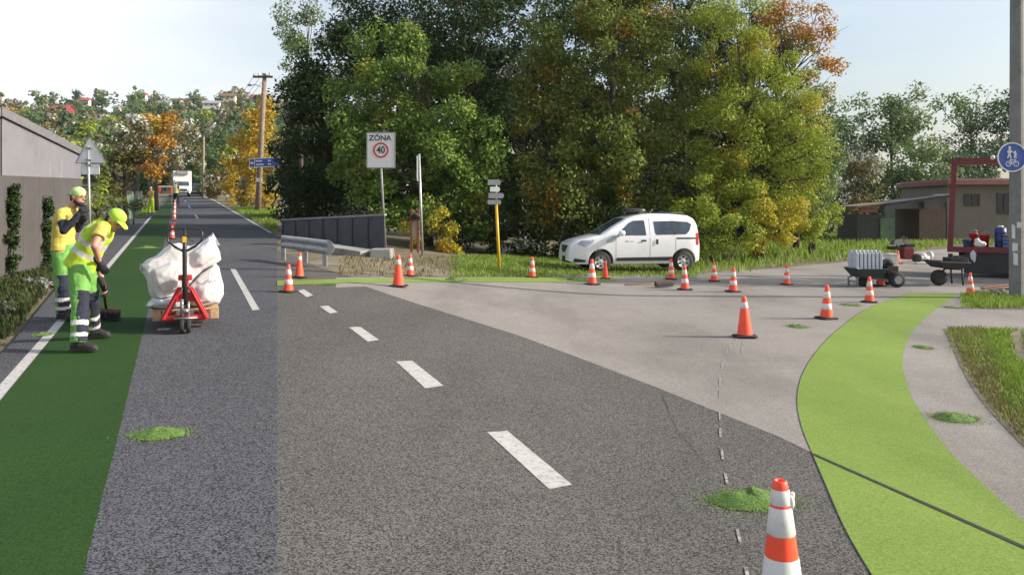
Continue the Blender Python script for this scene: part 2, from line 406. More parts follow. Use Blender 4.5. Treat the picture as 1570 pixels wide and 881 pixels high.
# soil of the right hand verge and of the bank behind the strip
vL = crv([(503, 1446), (520, 1455), (560, 1472), (610, 1502), (650, 1537), (685, 1572), (760, 1670), (900, 1830)])
rowsheet('verge', list(np.linspace(503, 900, 40)), vL, lambda y: 2300.0, 10, 4, 'soil', label='bare gravelly edge of the grass verge beside the green path')
rowsheet('verge', list(np.linspace(453, 474, 6)), crv([(453, 1485), (460, 1474), (468, 1482), (474, 1520)]), lambda y: 2300.0, 8, 5, 'soil', label='small soil verge at the foot of the concrete pole')
colsheet('verge', list(range(470, 722, 6)), crv([(470, 402), (500, 394), (520, 392), (600, 394), (660, 410), (720, 422)], False), crv([(470, 403), (500, 413), (540, 425), (640, 424.5), (720, 423)], False), 7, 3, 'soil', label='sandy bank between the bridge and the far green strip')
# ------------------------------------------------------------------ leaves
rng = np.random.default_rng(11)
def leaf_mesh(name, cen, rad, cnt, size, aspect=.5, shell=.35, droop=0.0, flat=.8):
    cen = np.asarray(cen, float); rad = np.asarray(rad, float); cnt = np.asarray(cnt, int)
    idx = np.repeat(np.arange(len(cen)), cnt); n = len(idx)
    d = rng.normal(size=(n, 3)); d /= np.linalg.norm(d, axis=1)[:, None]
    r = rad[idx]*(shell+(1-shell)*rng.random(n)**.6)
    p = cen[idx]+d*r[:, None]*np.array([1, 1, flat])
    nr = d*.55+rng.normal(size=(n, 3))*.5+np.array([0, 0, .5]); nr /= np.linalg.norm(nr, axis=1)[:, None]
    t = np.cross(nr, rng.normal(size=(n, 3))); t[:, 2] -= droop; t /= np.linalg.norm(t, axis=1)[:, None]
    b = np.cross(nr, t); b /= np.linalg.norm(b, axis=1)[:, None]+1e-9
    s = size*(.6+.8*rng.random(n)); L = t*(s*.5)[:, None]; W = b*(s*.5*aspect)[:, None]
    v = np.empty((n*4, 3)); v[0::4] = p-L; v[1::4] = p+W+L*.15; v[2::4] = p+L; v[3::4] = p-W+L*.15
    return quads_mesh(name, v)
def quads_mesh(name, v):
    n = len(v)//4; me = bpy.data.meshes.new(name)
    me.vertices.add(n*4); me.vertices.foreach_set('co', v.astype(np.float32).ravel())
    me.loops.add(n*4); me.loops.foreach_set('vertex_index', np.arange(n*4, dtype=np.int32))
    me.polygons.add(n); me.polygons.foreach_set('loop_start', np.arange(0, n*4, 4, dtype=np.int32)); me.polygons.foreach_set('loop_total', np.full(n, 4, np.int32))
    me.update(calc_edges=True); return me
def clumps(lobes, per_m2, rc, fill=.25):
    """bough centres spread through ellipsoid lobes (cx,cy,cz,rx,ry,rz)"""
    C = []; Rr = []
    for (cx, cy, cz, rx, ry, rz) in lobes:
        n = max(4, int(per_m2*4*((rx*ry)**1.6/3+(rx*rz)**1.6/3+(ry*rz)**1.6/3)**(1/1.6)*3.14/3.0))
        for _ in range(n):
            d = rng.normal(size=3); d /= np.linalg.norm(d)
            k = (.25+.5*rng.random()) if rng.random() < fill else (.72+.3*rng.random())
            C.append((cx+d[0]*rx*k, cy+d[1]*ry*k, cz+d[2]*rz*k)); Rr.append(rc*(.65+.7*rng.random()))
    return np.array(C), np.array(Rr)
LM = {
 'maple': leafmat('green_maple_leaves', [(.08, .15, .034), (.15, .24, .048), (.25, .33, .065)], [(.31, .32, .055), (.40, .36, .06)], .4, .57, .9),
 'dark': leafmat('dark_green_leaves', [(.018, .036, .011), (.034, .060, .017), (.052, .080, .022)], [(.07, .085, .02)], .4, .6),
 'olive': leafmat('olive_green_brown_leaves', [(.085, .13, .03), (.14, .19, .042), (.22, .24, .055)], [(.30, .19, .03), (.40, .21, .03), (.19, .18, .04)], .55, .57, .9),
 'lime': leafmat('yellow_green_leaves', [(.17, .235, .034), (.27, .34, .048), (.36, .41, .06)], [(.42, .37, .045), (.48, .39, .045)], .42, .54),
 'yellow': leafmat('yellow_autumn_leaves', [(0.390, 0.360, 0.045), (0.408, 0.324, 0.036), (0.337, 0.378, 0.054)], [(0.480, 0.288, 0.024), (0.504, 0.240, 0.024)], .7, .58),
 'orange': leafmat('orange_autumn_leaves', [(0.420, 0.195, 0.038), (0.456, 0.228, 0.036), (0.436, 0.265, 0.054)], [(0.317, 0.284, 0.064), (0.360, 0.264, 0.048)], .35, .5),
 'brown': leafmat('brown_olive_leaves', [(.10, .10, .032), (.155, .14, .045), (.21, .175, .055)], [(.11, .13, .035)], .5, .5),
 'far': leafmat('distant_green_leaves', [(0.090, 0.141, 0.054), (0.139, 0.208, 0.072), (0.198, 0.265, 0.090)], [(0.257, 0.265, 0.090)], .2, .58),
 'fardark': leafmat('distant_dark_leaves', [(0.059, 0.105, 0.050), (0.099, 0.151, 0.065)], None),
 'gold': leafmat('golden_leaves', [(0.432, 0.288, 0.036), (0.528, 0.360, 0.042), (0.375, 0.315, 0.053)], [(0.480, 0.228, 0.030), (0.337, 0.359, 0.064)], .45, .55),
 'hedge': leafmat('rusty_hedge_leaves', [(.13, .12, .036), (.19, .15, .045), (.10, .115, .032)], [(.24, .14, .045)], .8, .52),
}
G2 = 'trees beyond the meadow and the sheds'; G1 = 'trees of the wood behind the side road'; GB = 'bushes at the foot of the wood'; GW = 'dark trees deep inside the wood'
def tree(name, label, lobes, base, kind, leaf=.26, dens=1.0, per=1.6, rc=.75, nleaf=85, group=None, shell=.3, limbs=True, tr=.16, aspect=.5, fill=.25, cat='tree', droop=.25, bare=0):
    """tapered trunk with limbs out to the boughs, and a crown of single leaves hung on the boughs"""
    base = Vector(base); t = thing(name, label, cat, base, 0, group)
    if group in (G1, GB): leaf *= .60; nleaf *= 3.3
    if group == GW: nleaf *= 3.0; leaf *= .85
    if group == G2: nleaf *= 1.7; leaf *= .85
    C, Rr = clumps(lobes, per, rc, fill); C = C-np.array(base)
    cnt = np.maximum(8, (nleaf*dens*(Rr/rc)**2*(.5+rng.random(len(Rr)))).astype(int))
    link('crown', leaf_mesh('crown', C, Rr, cnt, leaf, aspect, shell, droop), LM[kind], t)
    if limbs:
        mb = MB(); cc = C.mean(axis=0); top = C[:, 2].max(); lo = C[:, 2].min()
        fork = Vector((cc[0]*.35, cc[1]*.35, max(.6, lo*.5+.12*top)))
        tip = Vector((cc[0]+rng.normal()*.3, cc[1], .86*top))
        mid = fork.lerp(tip, .5)+Vector((rng.normal()*.25, rng.normal()*.2, 0))
        mb.tube([(0, 0, -.1), (rng.normal()*.04, 0, fork.z*.5), fork, mid, tip], [tr*1.25, tr*1.0, tr*.85, tr*.5, tr*.1], 8)
        pick = rng.choice(len(C), min(len(C), 16+bare), replace=False)
        for i in pick:
            e = Vector(C[i]); k = .05+.75*max(0.0, min(1.0, (e.z-fork.z)/(tip.z-fork.z+.01)))*.8
            s = fork.lerp(mid, k*2) if k < .5 else mid.lerp(tip, k*2-1)
            m = s.lerp(e, .5)+Vector((rng.normal()*.2, rng.normal()*.2, -.12*(e-s).length+.25)); w = tr*(.42-.25*k)
            mb.tube([s, m, e], [w, w*.6, w*.15], 5)
            if bare:
                for _ in range(2):
                    q = e+Vector((rng.normal()*.6, rng.normal()*.5, rng.random()*.7)); mb.tube([m.lerp(e, .5), q], [w*.35, w*.08], 4)
        mb.build('trunk', M['bark'], t, True)
    return t
def lobe(px, py, rx, ry, d, depth=None):
    """ellipsoid bough mass that reaches rx, ry photo pixels round px, py at distance d"""
    c = P(px, py, d); a = rx/F*d; b = ry/F*d
    return (c.x, c.y, c.z, a, depth if depth else max(.8*a, .6*b), b)
def gbase(px, d):
    x = (px-CX)/F*d; return Vector((x, d, gzf(x, d)-.05))

# ------------------------------------------------------------------ the wood across the junction
tree('leafy_tree', 'broad green tree rising behind the zone sign, with two rounded heads', [lobe(585, 130, 78, 100, 31), lobe(700, 205, 72, 115, 30.5), lobe(640, 280, 90, 90, 30), lobe(560, 235, 62, 75, 31), lobe(725, 310, 50, 60, 30.2)],
     gbase(655, 31), 'maple', .27, 1.0, 2.1, .62, 75, G1, tr=.2)
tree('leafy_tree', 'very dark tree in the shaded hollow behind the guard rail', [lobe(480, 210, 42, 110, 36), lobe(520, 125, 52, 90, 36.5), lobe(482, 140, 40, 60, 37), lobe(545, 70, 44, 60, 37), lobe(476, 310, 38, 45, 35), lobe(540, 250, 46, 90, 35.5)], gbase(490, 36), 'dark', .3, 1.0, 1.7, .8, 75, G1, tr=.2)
tree('wispy_tree', 'tall thin wispy tree at the left end of the wood', [lobe(458, 25, 27, 55, 44), lobe(456, 100, 24, 45, 44), lobe(468, 160, 26, 45, 44)], gbase(462, 44), 'far', .28, .75, 1.8, .6, 55, G1, tr=.13)
tree('leafy_tree', 'tall dark tree with bare top boughs, between the green and the olive brown tree', [lobe(640, 0, 110, 90, 39), lobe(760, 40, 90, 110, 38), lobe(800, 180, 70, 110, 37), lobe(565, 20, 62, 80, 40), lobe(720, 160, 60, 100, 38), lobe(620, 90, 60, 80, 39.5)],
     gbase(735, 39), 'dark', .3, .62, 1.5, .75, 60, G1, tr=.26, bare=14)
tree('leafy_tree', 'large olive brown autumn tree towering behind the white van', [lobe(900, 70, 110, 110, 32), lobe(985, 130, 85, 130, 32), lobe(850, 190, 75, 105, 31), lobe(930, 260, 95, 75, 30.5), lobe(1010, 280, 60, 80, 31), lobe(860, 310, 70, 55, 30), lobe(900, 240, 60, 60, 31.5), lobe(960, -50, 100, 60, 33)],
     gbase(930, 32), 'olive', .26, .95, 1.9, .62, 72, G1, tr=.24, bare=6)
tree('leafy_tree', 'bright yellow green tree with dark forked boughs, right of the olive brown tree', [lobe(1120, 60, 70, 75, 31), lobe(1185, 120, 75, 90, 31), lobe(1120, 190, 65, 75, 30.5), lobe(1215, 235, 62, 70, 30.5), lobe(1150, 280, 75, 55, 30), lobe(1090, 260, 35, 60, 30.3)],
     gbase(1160, 31), 'lime', .2, 1.15, 2.1, .55, 90, G1, tr=.2, bare=12, aspect=.42)
tree('autumn_tree', 'orange tipped tree at the upper right end of the wood', [lobe(1225, 55, 48, 65, 39), lobe(1255, 105, 28, 50, 39), lobe(1190, 20, 40, 40, 39)], gbase(1220, 39), 'orange', .27, .8, 1.9, .6, 60, G1, tr=.16, bare=6)
tree('leafy_tree', 'mid green tree closing the wood on its right, under the orange tips', [lobe(1245, 210, 40, 80, 36), lobe(1262, 270, 34, 60, 35.5), lobe(1215, 300, 50, 60, 35)], gbase(1245, 36), 'far', .27, .9, 1.8, .65, 70, G1, tr=.16)
tree('leafy_tree', 'dark tree half hidden between the olive brown tree and the yellow green one', [lobe(1050, 40, 50, 90, 37), lobe(1060, 180, 55, 90, 37), lobe(1040, 290, 60, 60, 36)], gbase(1052, 37), 'dark', .3, .8, 1.6, .75, 65, G1, tr=.2)
tree('leafy_bush', 'yellow leaved bush behind the wooden notice shelter', [lobe(668, 352, 28, 42, 28.5), lobe(700, 368, 20, 26, 28.2), lobe(628, 365, 22, 26, 28.6)], gbase(668, 28.6), 'yellow', .2, .9, 3, .32, 48, GB, tr=.05, cat='bush')
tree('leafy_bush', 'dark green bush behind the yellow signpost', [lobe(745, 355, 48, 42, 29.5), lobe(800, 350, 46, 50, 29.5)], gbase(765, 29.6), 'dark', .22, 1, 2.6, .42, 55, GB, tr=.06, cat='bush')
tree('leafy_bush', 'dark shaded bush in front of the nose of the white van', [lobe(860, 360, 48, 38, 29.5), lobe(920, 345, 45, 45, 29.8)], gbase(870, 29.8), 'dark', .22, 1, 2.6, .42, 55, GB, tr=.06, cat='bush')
tree('leafy_bush', 'lime green bush just behind the tail of the white van', [lobe(1085, 325, 42, 62, 28.6), lobe(1120, 350, 40, 44, 28.2), lobe(1060, 340, 26, 50, 29)], gbase(1092, 28.8), 'lime', .19, 1, 2.8, .38, 58, GB, tr=.06, cat='bush')
tree('leafy_bush', 'yellow and orange turning bush between the lime bush and the meadow', [lobe(1165, 330, 45, 55, 29.2), lobe(1110, 262, 30, 36, 29.4), lobe(1205, 335, 45, 50, 30)], gbase(1170, 29.5), 'yellow', .2, 1, 2.6, .4, 55, GB, tr=.06, cat='bush')
tree('leafy_bush', 'spreading green bush on the meadow edge at the right foot of the wood', [lobe(1240, 330, 36, 36, 32), lobe(1268, 318, 30, 40, 33), lobe(1225, 352, 40, 26, 31)], gbase(1245, 32.4), 'lime', .2, 1, 2.4, .42, 52, GB, tr=.06, cat='bush')
for i, (px, top, d, w) in enumerate(((478, 190, 52, 44), (520, 90, 50, 80), (610, 40, 50, 90), (700, -30, 52, 90), (790, -20, 50, 90), (880, -60, 50, 90), (970, -40, 50, 90), (1060, 0, 52, 80), (1140, 30, 50, 80), (1205, 90, 50, 60))):
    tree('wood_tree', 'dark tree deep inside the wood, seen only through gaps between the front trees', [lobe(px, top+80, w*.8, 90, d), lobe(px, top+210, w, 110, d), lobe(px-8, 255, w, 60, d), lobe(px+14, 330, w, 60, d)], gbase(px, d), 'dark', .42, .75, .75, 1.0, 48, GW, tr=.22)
# ------------------------------------------------------------------ trees beyond the meadow
G2 = 'trees beyond the meadow and the sheds'
for (nm, lb, lobes, px, d, k, dn, kw) in (
  ('leafy_tree', 'round crowned green tree rising highest left of the shed', [lobe(1345, 175, 42, 40, 78), lobe(1395, 175, 38, 42, 78), lobe(1370, 230, 62, 50, 78)], 1370, 78, 'far', .8, dict(bare=6)),
  ('leafy_tree', 'thin open crowned tree with the sky showing through it, left of the concrete pole', [lobe(1470, 160, 34, 42, 84), lobe(1505, 170, 34, 40, 84), lobe(1482, 215, 46, 36, 84)], 1482, 84, 'far', .42, dict(bare=14)),
  ('leafy_tree', 'dark green tree standing behind the concrete pole', [lobe(1555, 185, 40, 60, 82), lobe(1530, 240, 50, 50, 80), lobe(1590, 220, 50, 70, 84)], 1550, 82, 'fardark', 1, {}),
  ('autumn_tree', 'small rusty brown tree at the far edge of the meadow', [lobe(1318, 245, 26, 26, 66), lobe(1312, 285, 32, 36, 66)], 1314, 66, 'brown', 1, {}),
  ('leafy_tree', 'dense green tree directly behind the shed roof', [lobe(1400, 255, 48, 52, 70), lobe(1430, 285, 34, 40, 69), lobe(1375, 295, 40, 32, 70)], 1402, 70, 'far', 1, {}),
  ('leafy_tree', 'dark tree in the gap between the wood and the rusty brown tree', [lobe(1290, 210, 22, 60, 74), lobe(1300, 290, 36, 40, 72)], 1296, 74, 'fardark', 1, {}),
  ('leafy_tree', 'dark tree behind the red gantry of the truck', [lobe(1485, 265, 50, 46, 76), lobe(1450, 300, 40, 34, 74)], 1475, 76, 'fardark', 1, {}),
  ('leafy_tree', 'dark low tree filling the meadow horizon left of the shed', [lobe(1345, 300, 42, 34, 74), lobe(1295, 312, 36, 22, 76)], 1330, 75, 'fardark', 1, {})):
    tree(nm, lb, lobes, gbase(px, d), k, .42, dn, .62, 1.15, 70, G2, tr=.22, **kw)
tree('leafy_tree', 'tall slender tree beyond the right edge of the place that shades the side road', [(20.6, 20.3, 8.0, 1.7, 1.1, 3.6), (20.6, 20.5, 5.5, 1.9, 1.2, 2.2)], (20.6, 20.4, 0), 'far', .3, 1, 1.4, .7, 60, tr=.18)
# ------------------------------------------------------------------ planting beside the straight road
G3 = 'trees along the straight road'
tree('leafy_tree', 'olive brown leaved tree left of the green lane', [lobe(192, 222, 30, 36, 36), lobe(180, 265, 28, 34, 35.5), lobe(208, 262, 24, 34, 36)], gbase(192, 36), 'brown', .2, 1, 2.6, .42, 62, G3, tr=.12)
tree('autumn_tree', 'bright orange tree standing highest along the straight road', [lobe(232, 205, 24, 34, 62), lobe(248, 190, 20, 28, 62), lobe(240, 240, 30, 30, 61)], gbase(240, 62), 'orange', .3, 1, 1.6, .7, 62, G3, tr=.18)
tree('leafy_tree', 'olive tree overlapping the left side of the orange tree', [lobe(212, 205, 18, 26, 54), lobe(207, 190, 14, 16, 54)], gbase(210, 54), 'brown', .26, 1, 1.8, .55, 60, G3, tr=.13)
tree('leafy_tree', 'rusty brown tree behind the white truck', [lobe(262, 225, 22, 40, 118), lobe(272, 195, 24, 26, 120), lobe(288, 220, 18, 40, 120)], gbase(270, 119), 'brown', .5, 1, .5, 1.3, 60, G3, tr=.25)
tree('leafy_tree', 'dark tree closing the far end of the straight road', [lobe(300, 215, 22, 44, 128), lobe(322, 225, 20, 38, 126), lobe(285, 255, 26, 28, 122)], gbase(300, 127), 'fardark', .5, 1, .5, 1.3, 60, G3, tr=.25)
tree('golden_tree', 'tall golden yellow tree at the right of the straight road behind the blue signboard', [lobe(396, 205, 30, 42, 67), lobe(376, 235, 30, 36, 68), lobe(400, 262, 26, 34, 66), lobe(360, 268, 28, 30, 70), lobe(408, 172, 18, 24, 68)], gbase(394, 67.5), 'gold', .32, 1, 1.5, .7, 75, G3, tr=.13)
GHE = 'hedge bushes along the right of the straight road'
for i, (px, top, d, w, k, lb) in enumerate(((406, 276, 64, 20, 'gold', 'yellow brown hedge bush nearest the blue signboard post'), (386, 268, 68, 22, 'hedge', 'rusty hedge bush right behind the wooden utility pole'), (366, 262, 74, 22, 'gold', 'golden hedge bush left of the wooden utility pole'),
     (347, 258, 82, 20, 'hedge', 'rusty hedge bush midway along the right of the straight road'), (332, 256, 92, 16, 'hedge', 'dull brown hedge bush before the black car'), (322, 258, 104, 13, 'far', 'green hedge bush beside the black car'))):
    b = gbase(px, d); zt = P(px, top, d).z; hh = (zt-b.z)/2
    tree('hedge_bush', lb, [(b.x, d, b.z+hh, w/F*d, w/F*d*1.6, hh)], b, k, .12+d*.003, 1, 1.6, .6, 70, GHE, tr=.05, cat='hedge')
GS = 'low bushes left of the straight road'
tree('leafy_bush', 'bright green bush behind the road sign pole', [lobe(148, 300, 26, 34, 31), lobe(170, 308, 18, 26, 31), lobe(132, 312, 16, 26, 30)], gbase(150, 31), 'lime', .17, .9, 2.8, .36, 50, GS, tr=.04, cat='bush')
tree('leafy_bush', 'dark bush in deep shade behind the far workman', [lobe(214, 282, 20, 32, 62), lobe(228, 280, 16, 28, 66)], gbase(218, 63), 'dark', .25, 1, 2, .55, 60, GS, tr=.06, cat='bush')
tree('leafy_bush', 'low green bush at the wire fence by the green lane', [lobe(205, 316, 14, 14, 40)], gbase(205, 40), 'far', .17, .9, 2.8, .36, 50, GS, tr=.04, cat='bush')
# creepers and weeds on the concrete wall
def wallpt(u, z):
    a = P(0, 262, 15.2); b = P(122, 268, 19.8); p = a.lerp(b, u); p.z = gzf(p.x, p.y)+z; return p
def creeper(label, u, top, w):
    t = thing('wall_creeper', label, 'creeper', wallpt(u, 0), 0, 'creepers on the concrete wall'); C = []; Rr = []
    for k in range(46):
        z = top*rng.random()**.8; q = wallpt(u+rng.normal()*w*(1.1-z/top*.6), z); C.append((q.x+.1, q.y-.04, q.z)); Rr.append(.11)
    link('foliage', leaf_mesh('foliage', np.array(C)-np.array(t.location), np.array(Rr), np.full(len(C), 34), .075, .6), LM['dark'], t)
    mb = MB(); mb.tube([Vector((.06, 0, 0)), Vector((.07, .02, top*.5)), wallpt(u+.01, top*.95)-t.location+Vector((.07, 0, 0))], [.02, .014, .006], 5); mb.build('stem', M['bark'], t, True)
creeper('tall dark creeper climbing the left end of the concrete wall', .10, 1.85, .022)
creeper('narrow dark creeper on the concrete wall just left of the workman with the pale cap', .50, 1.6, .016)
def grass(name, label, pts, h, w, material, seed=1, bend=.5):
    r = np.random.default_rng(seed); n = len(pts); p = np.asarray(pts, float)
    a = r.random(n)*6.283; hh = h*(.4+.9*r.random(n)); s = np.stack([np.cos(a), np.sin(a), 0*a], 1); f = np.stack([-np.sin(a), np.cos(a), 0*a], 1)
    lean = f*(hh*bend*r.random(n))[:, None]; up = np.stack([0*a, 0*a, hh], 1); W = s*(w*(.5+r.random(n)))[:, None]
    v = np.empty((n*4, 3)); v[0::4] = p-W; v[1::4] = p+W; v[2::4] = p+W*.35+lean+up; v[3::4] = p-W*.35+lean*1.05+up*.97
    o = link(name, quads_mesh(name, v), material); tag(o, label, 'grass', None, 'stuff'); return o
def hy1(px):
    t = min(1.0, max(0.0, (px-390)/610)); return 290+38*t*t*(3-2*t)
def scatter(n, pxr, pyr, test, seed, edge=None):
    r = random.Random(seed); out = []
    while len(out) < n:
        px = r.uniform(*pxr); s = hy1(px); u = r.random(); a, b = 1/(pyr[0]-s), 1/(pyr[1]-s)
        py = s+1/math.sqrt(a*a+(b*b-a*a)*u)              # even over the ground, not over the picture
        if test(px, py): out.append((px, py))
    out = np.array(out); d = gd(out[:, 0], out[:, 1]); x = (out[:, 0]-CX)/F*d
    return np.stack([x, d, gz(x, d)], 1)
LM['grass'] = leafmat('fresh_grass', [(.12, .20, .028), (.18, .28, .042), (.24, .34, .055)], [(.28, .25, .09), (.34, .29, .13)], .9, .60, .8, trans=.35)
LM['drygrass'] = leafmat('dry_grass', [(.16, .15, .05), (.23, .19, .09), (.12, .14, .035)], None, trans=.3)
LM['weed'] = leafmat('dark_weeds', [(.03, .05, .018), (.055, .08, .028), (.09, .085, .04)], None)
ed = np.random.default_rng(5)
grass('grass', 'short green grass of the verge right of the green path', scatter(52000, (1450, 1900), (506, 900), lambda x, y: x > float(vL(y))+26+(y-503)*.10+ed.normal()*18 and mnoise.noise(((x-1500)/(y-328)*5, 60/(y-328)*22, 1.7)) > ed.random()*.9-.62, 2), .055, .006, LM['grass'], 2)
grass('grass', 'dry straw coloured grass on the gravelly edge of the right verge', scatter(9000, (1445, 1900), (503, 900), lambda x, y: float(vL(y))+6 < x < float(vL(y))+60+(y-503)*.12 and ed.random() < .6, 3), .05, .005, LM['drygrass'], 3, 1.2)
grass('grass', 'small tuft of grass at the foot of the concrete pole', scatter(6500, (1472, 1750), (451, 473), lambda x, y: x > 1478+ed.normal()*8, 4), .10, .008, LM['grass'], 4)
mt = crv([(1000, 424), (1130, 417), (1200, 408), (1290, 399), (1370, 388), (1440, 378), (1600, 372)], False)
grass('grass', 'long sunlit grass of the meadow in front of the sheds', scatter(46000, (1040, 1620), (350, 424), lambda x, y: y < float(mt(x))+ed.normal()*1.2, 6), .24, .03, LM['grass'], 6)
grass('grass', 'grass strip under the yellow signpost and the white van', scatter(16000, (690, 1070), (392, 426), lambda x, y: y < 424.5+ed.normal()*.6 and x > 706+ed.normal()*16, 7), .075, .013, LM['grass'], 7)
grass('grass', 'thin dry grass on the sandy bank by the bridge', scatter(1100, (520, 700), (393, 424), lambda x, y: ed.random() < .5, 8), .09, .012, LM['drygrass'], 8)
grass('grass', 'bright grass at the foot of the utility pole', scatter(7000, (350, 425), (318, 360), lambda x, y: x > float(roadR(y))+4, 9), .12, .02, LM['grass'], 9)
grass('grass', 'grass left of the green lane near the far workman', scatter(4200, (196, 240), (318, 336), lambda x, y: x < float(padL(y))-1, 10), .14, .02, LM['grass'], 10)
grass('weeds', 'dark weeds along the foot of the concrete wall', scatter(15000, (-60, 112), (398, 520), lambda x, y: x < float(padL(y))-6-abs(ed.normal())*9 and mnoise.noise((x*.05, y*.11, 0)) > ed.random()*.9-.55, 12), .115, .016, LM['weed'], 12, .9)
# pale stones among the weeds
def stones(label, px, py, wx, wy, n, sz):
    mb = MB(); r = random.Random(int(px))
    for _ in range(n):
        q = at(px+r.gauss(0, wx), py+r.gauss(0, wy)); s = sz*r.uniform(.5, 1.3)
        mb.ball(q+Vector((0, 0, s*.5+r.random()*sz*.9)), (s, s*r.uniform(.6, 1), s*r.uniform(.5, .8)), Quaternion((r.random(), r.random(), r.random(), r.random())).to_matrix(), 6, 4)
    tag(mb.build('gravel', M['stone']), label, 'gravel', None, 'stuff')
M['stone'] = mat('pale_stone', (.15, .147, .143), .9, var=.3, vscale=9, bmp=.4)
stones('heap of pale stones among the weeds left of the workmen', 62, 437, 12, 2.2, 170, .042)
stones('scattered pale stones at the lower end of the weeds', 8, 478, 12, 5, 60, .034)
# ------------------------------------------------------------------ hillside
def hill_pt(px, D):
    t = max(0.0, (D-130)/300.0); rr = np.interp(px, [-500, 0, 60, 150, 250, 330, 425, 560, 900], [186, 186, 178, 176, 170, 172, 176, 200, 300])
    py = 286-(286-rr)*t**.75
    return P(px, py, D)
mb = MB(); mb.grid([[hill_pt(px, D)-Vector((0, 0, .6 if D > 130 else 3)) for px in range(-560, 921, 40)] for D in list(range(130, 431, 20))] + [[hill_pt(px, 430)+Vector((0, 160, -30)) for px in range(-560, 921, 40)]])
tag(mb.build('hill', mat('hill_grass', (.10, .11, .05), .95, var=.35, vscale=.05, dirt=(.16, .14, .07), dscale=.03), smooth=True), 'hillside rising behind the straight road', None, None, 'structure')
protos = []
for i in range(8):
    kind = ('far', 'fardark', 'brown', 'far', 'orange', 'lime', 'hedge', 'fardark')[i]
    if i == 7:
        lob = [(0, 0, 1.6+.9*k, 1.5-.25*k, 1.5-.25*k, .7) for k in range(5)]
    else: lob = [(rng.normal()*.5, rng.normal()*.4, 3.0+rng.normal()*.3, 2.3, 2.2, 1.9), (rng.normal()*1.1, 0, 4.3+rng.normal()*.4, 1.5, 1.5, 1.3), (rng.normal(), 0, 1.6, 2.0, 2.0, 1.2)]
    C, Rr = clumps(lob, .75, .8, .2)
    me = leaf_mesh('hillside_tree', C, Rr, np.full(len(C), 26), .62, .6)
    me.materials.append(LM[kind])
    bm = bmesh.new(); bm.from_mesh(me); n0 = len(bm.faces)
    bmesh.ops.create_cone(bm, cap_ends=False, segments=6, radius1=.18, radius2=.06, depth=4.4, matrix=Matrix.Translation((0, 0, 2.0)))
    for k, f in enumerate(bm.faces):
        if k >= n0: f.material_index = 1
    bm.to_mesh(me); bm.free(); me.materials.append(M['bark']); protos.append((me, ('mid green', 'dark green', 'brownish', 'mid green', 'orange', 'light green', 'rust coloured', 'dark conical')[i]))
houses_px = []
random.seed(21)
# (px, py of eaves centre, distance, width px, height px, roof colour, wall colour, label)
HS = [(96, 168, 330, 27, 11, 'rroof', 'rwall', 'dark red cottage on the left of the hilltop'), (131, 155, 400, 13, 7, 'rroof', 'hwall', 'little cottage with an orange red roof on the skyline'),
      (217, 148, 420, 15, 8, 'rroof', 'hwall', 'white cottage with a red roof, highest on the skyline'), (253, 160, 380, 22, 9, 'groof', 'hwall', 'wide white cottage with a grey roof below the skyline'),
      (271, 157, 385, 18, 10, 'broof', 'cwall', 'cream cottage with a brown roof beside the wide white one'), (325, 160, 370, 24, 9, 'groof', 'hwall', 'long white cottage with a pale roof right of the middle of the hill'),
      (350, 149, 400, 22, 9, 'broof', 'cwall', 'cream cottage with a low brown roof near the top right of the hill'), (396, 152, 390, 20, 12, 'rroof', 'cwall', 'red roofed house behind the crossarm of the utility pole'),
      (206, 181, 290, 20, 10, 'groof', 'hwall', 'white cottage just above the orange tree'), (352, 204, 230, 17, 12, 'bluew', 'bluew', 'small blue grey summer house on the right of the hill'),
      (180, 166, 350, 10, 6, 'groof', 'cwall', 'tiny pale shed among the trees in the middle of the hill')]
M['rroof'] = mat('red_roof_tiles', (.30, .07, .05), .8, bmp=.5, bscale=3); M['rwall'] = mat('dark_red_boards', (.20, .03, .035), .8); M['hwall'] = mat('white_render', (.62, .61, .6), .8)
M['groof'] = mat('grey_roof_sheet', (.28, .28, .30), .6); M['broof'] = mat('brown_roof_tiles', (.17, .11, .08), .8); M['cwall'] = mat('cream_render', (.50, .44, .36), .8); M['bluew'] = mat('blue_grey_boards', (.12, .15, .24), .7)
M['win'] = mat('dark_window_glass', (.03, .035, .045), .12, var=.2); M['frame_w'] = mat('white_window_frame', (.6, .6, .6), .5)
def house(label, c, w, dpt, h, roof, wall, rise, rz=0, group='cottages on the hillside'):
    t = thing('hillside_cottage', label, 'cottage', c, rz, group)
    mb = MB(); mb.box((0, 0, h/2-.6), (w, dpt, h+1.2))
    g = [(-w/2, -dpt/2, h), (-w/2, dpt/2, h), (-w/2, 0, h+rise)]; mb.prism(g, (w, 0, 0)); mb.build('wall', M[wall], t)
    r = MB(); o = .5
    for s in (-1, 1):
        a = Vector((-w/2-o, s*(dpt/2+o), h-.25)); b = Vector((-w/2-o, 0, h+rise+.15)); e = Vector((w+2*o, 0, 0)); u = Vector((0, 0, .25))
        r.prism([a, b, b+u, a+u], e)
    rf = r.build('roof', M[roof], t); ch = MB(); ch.box((w*.22, .2, h+rise+.2), (.5, .5, 1.2)); ch.build('chimney', M['broof'], rf)
    for k in (-.28, .05, .32):
        f = MB(); f.box((w*k, -dpt/2-.02, h*.58), (w*.15, .08, h*.42)); fo = f.build('window', M['frame_w'], t)
        q = MB(); q.box((w*k, -dpt/2-.075, h*.58), (w*.12, .04, h*.33)); q.build('pane', M['win'], fo)
    return t
for (px, py, D, wp, hp, rf, wl, lb) in HS:
    c = P(px, py+hp*.55, D); w = wp/F*D; h = hp/F*D; house(lb, c, w, w*.7, h*.62, rf, wl, h*.42, random.uniform(-.25, .25))
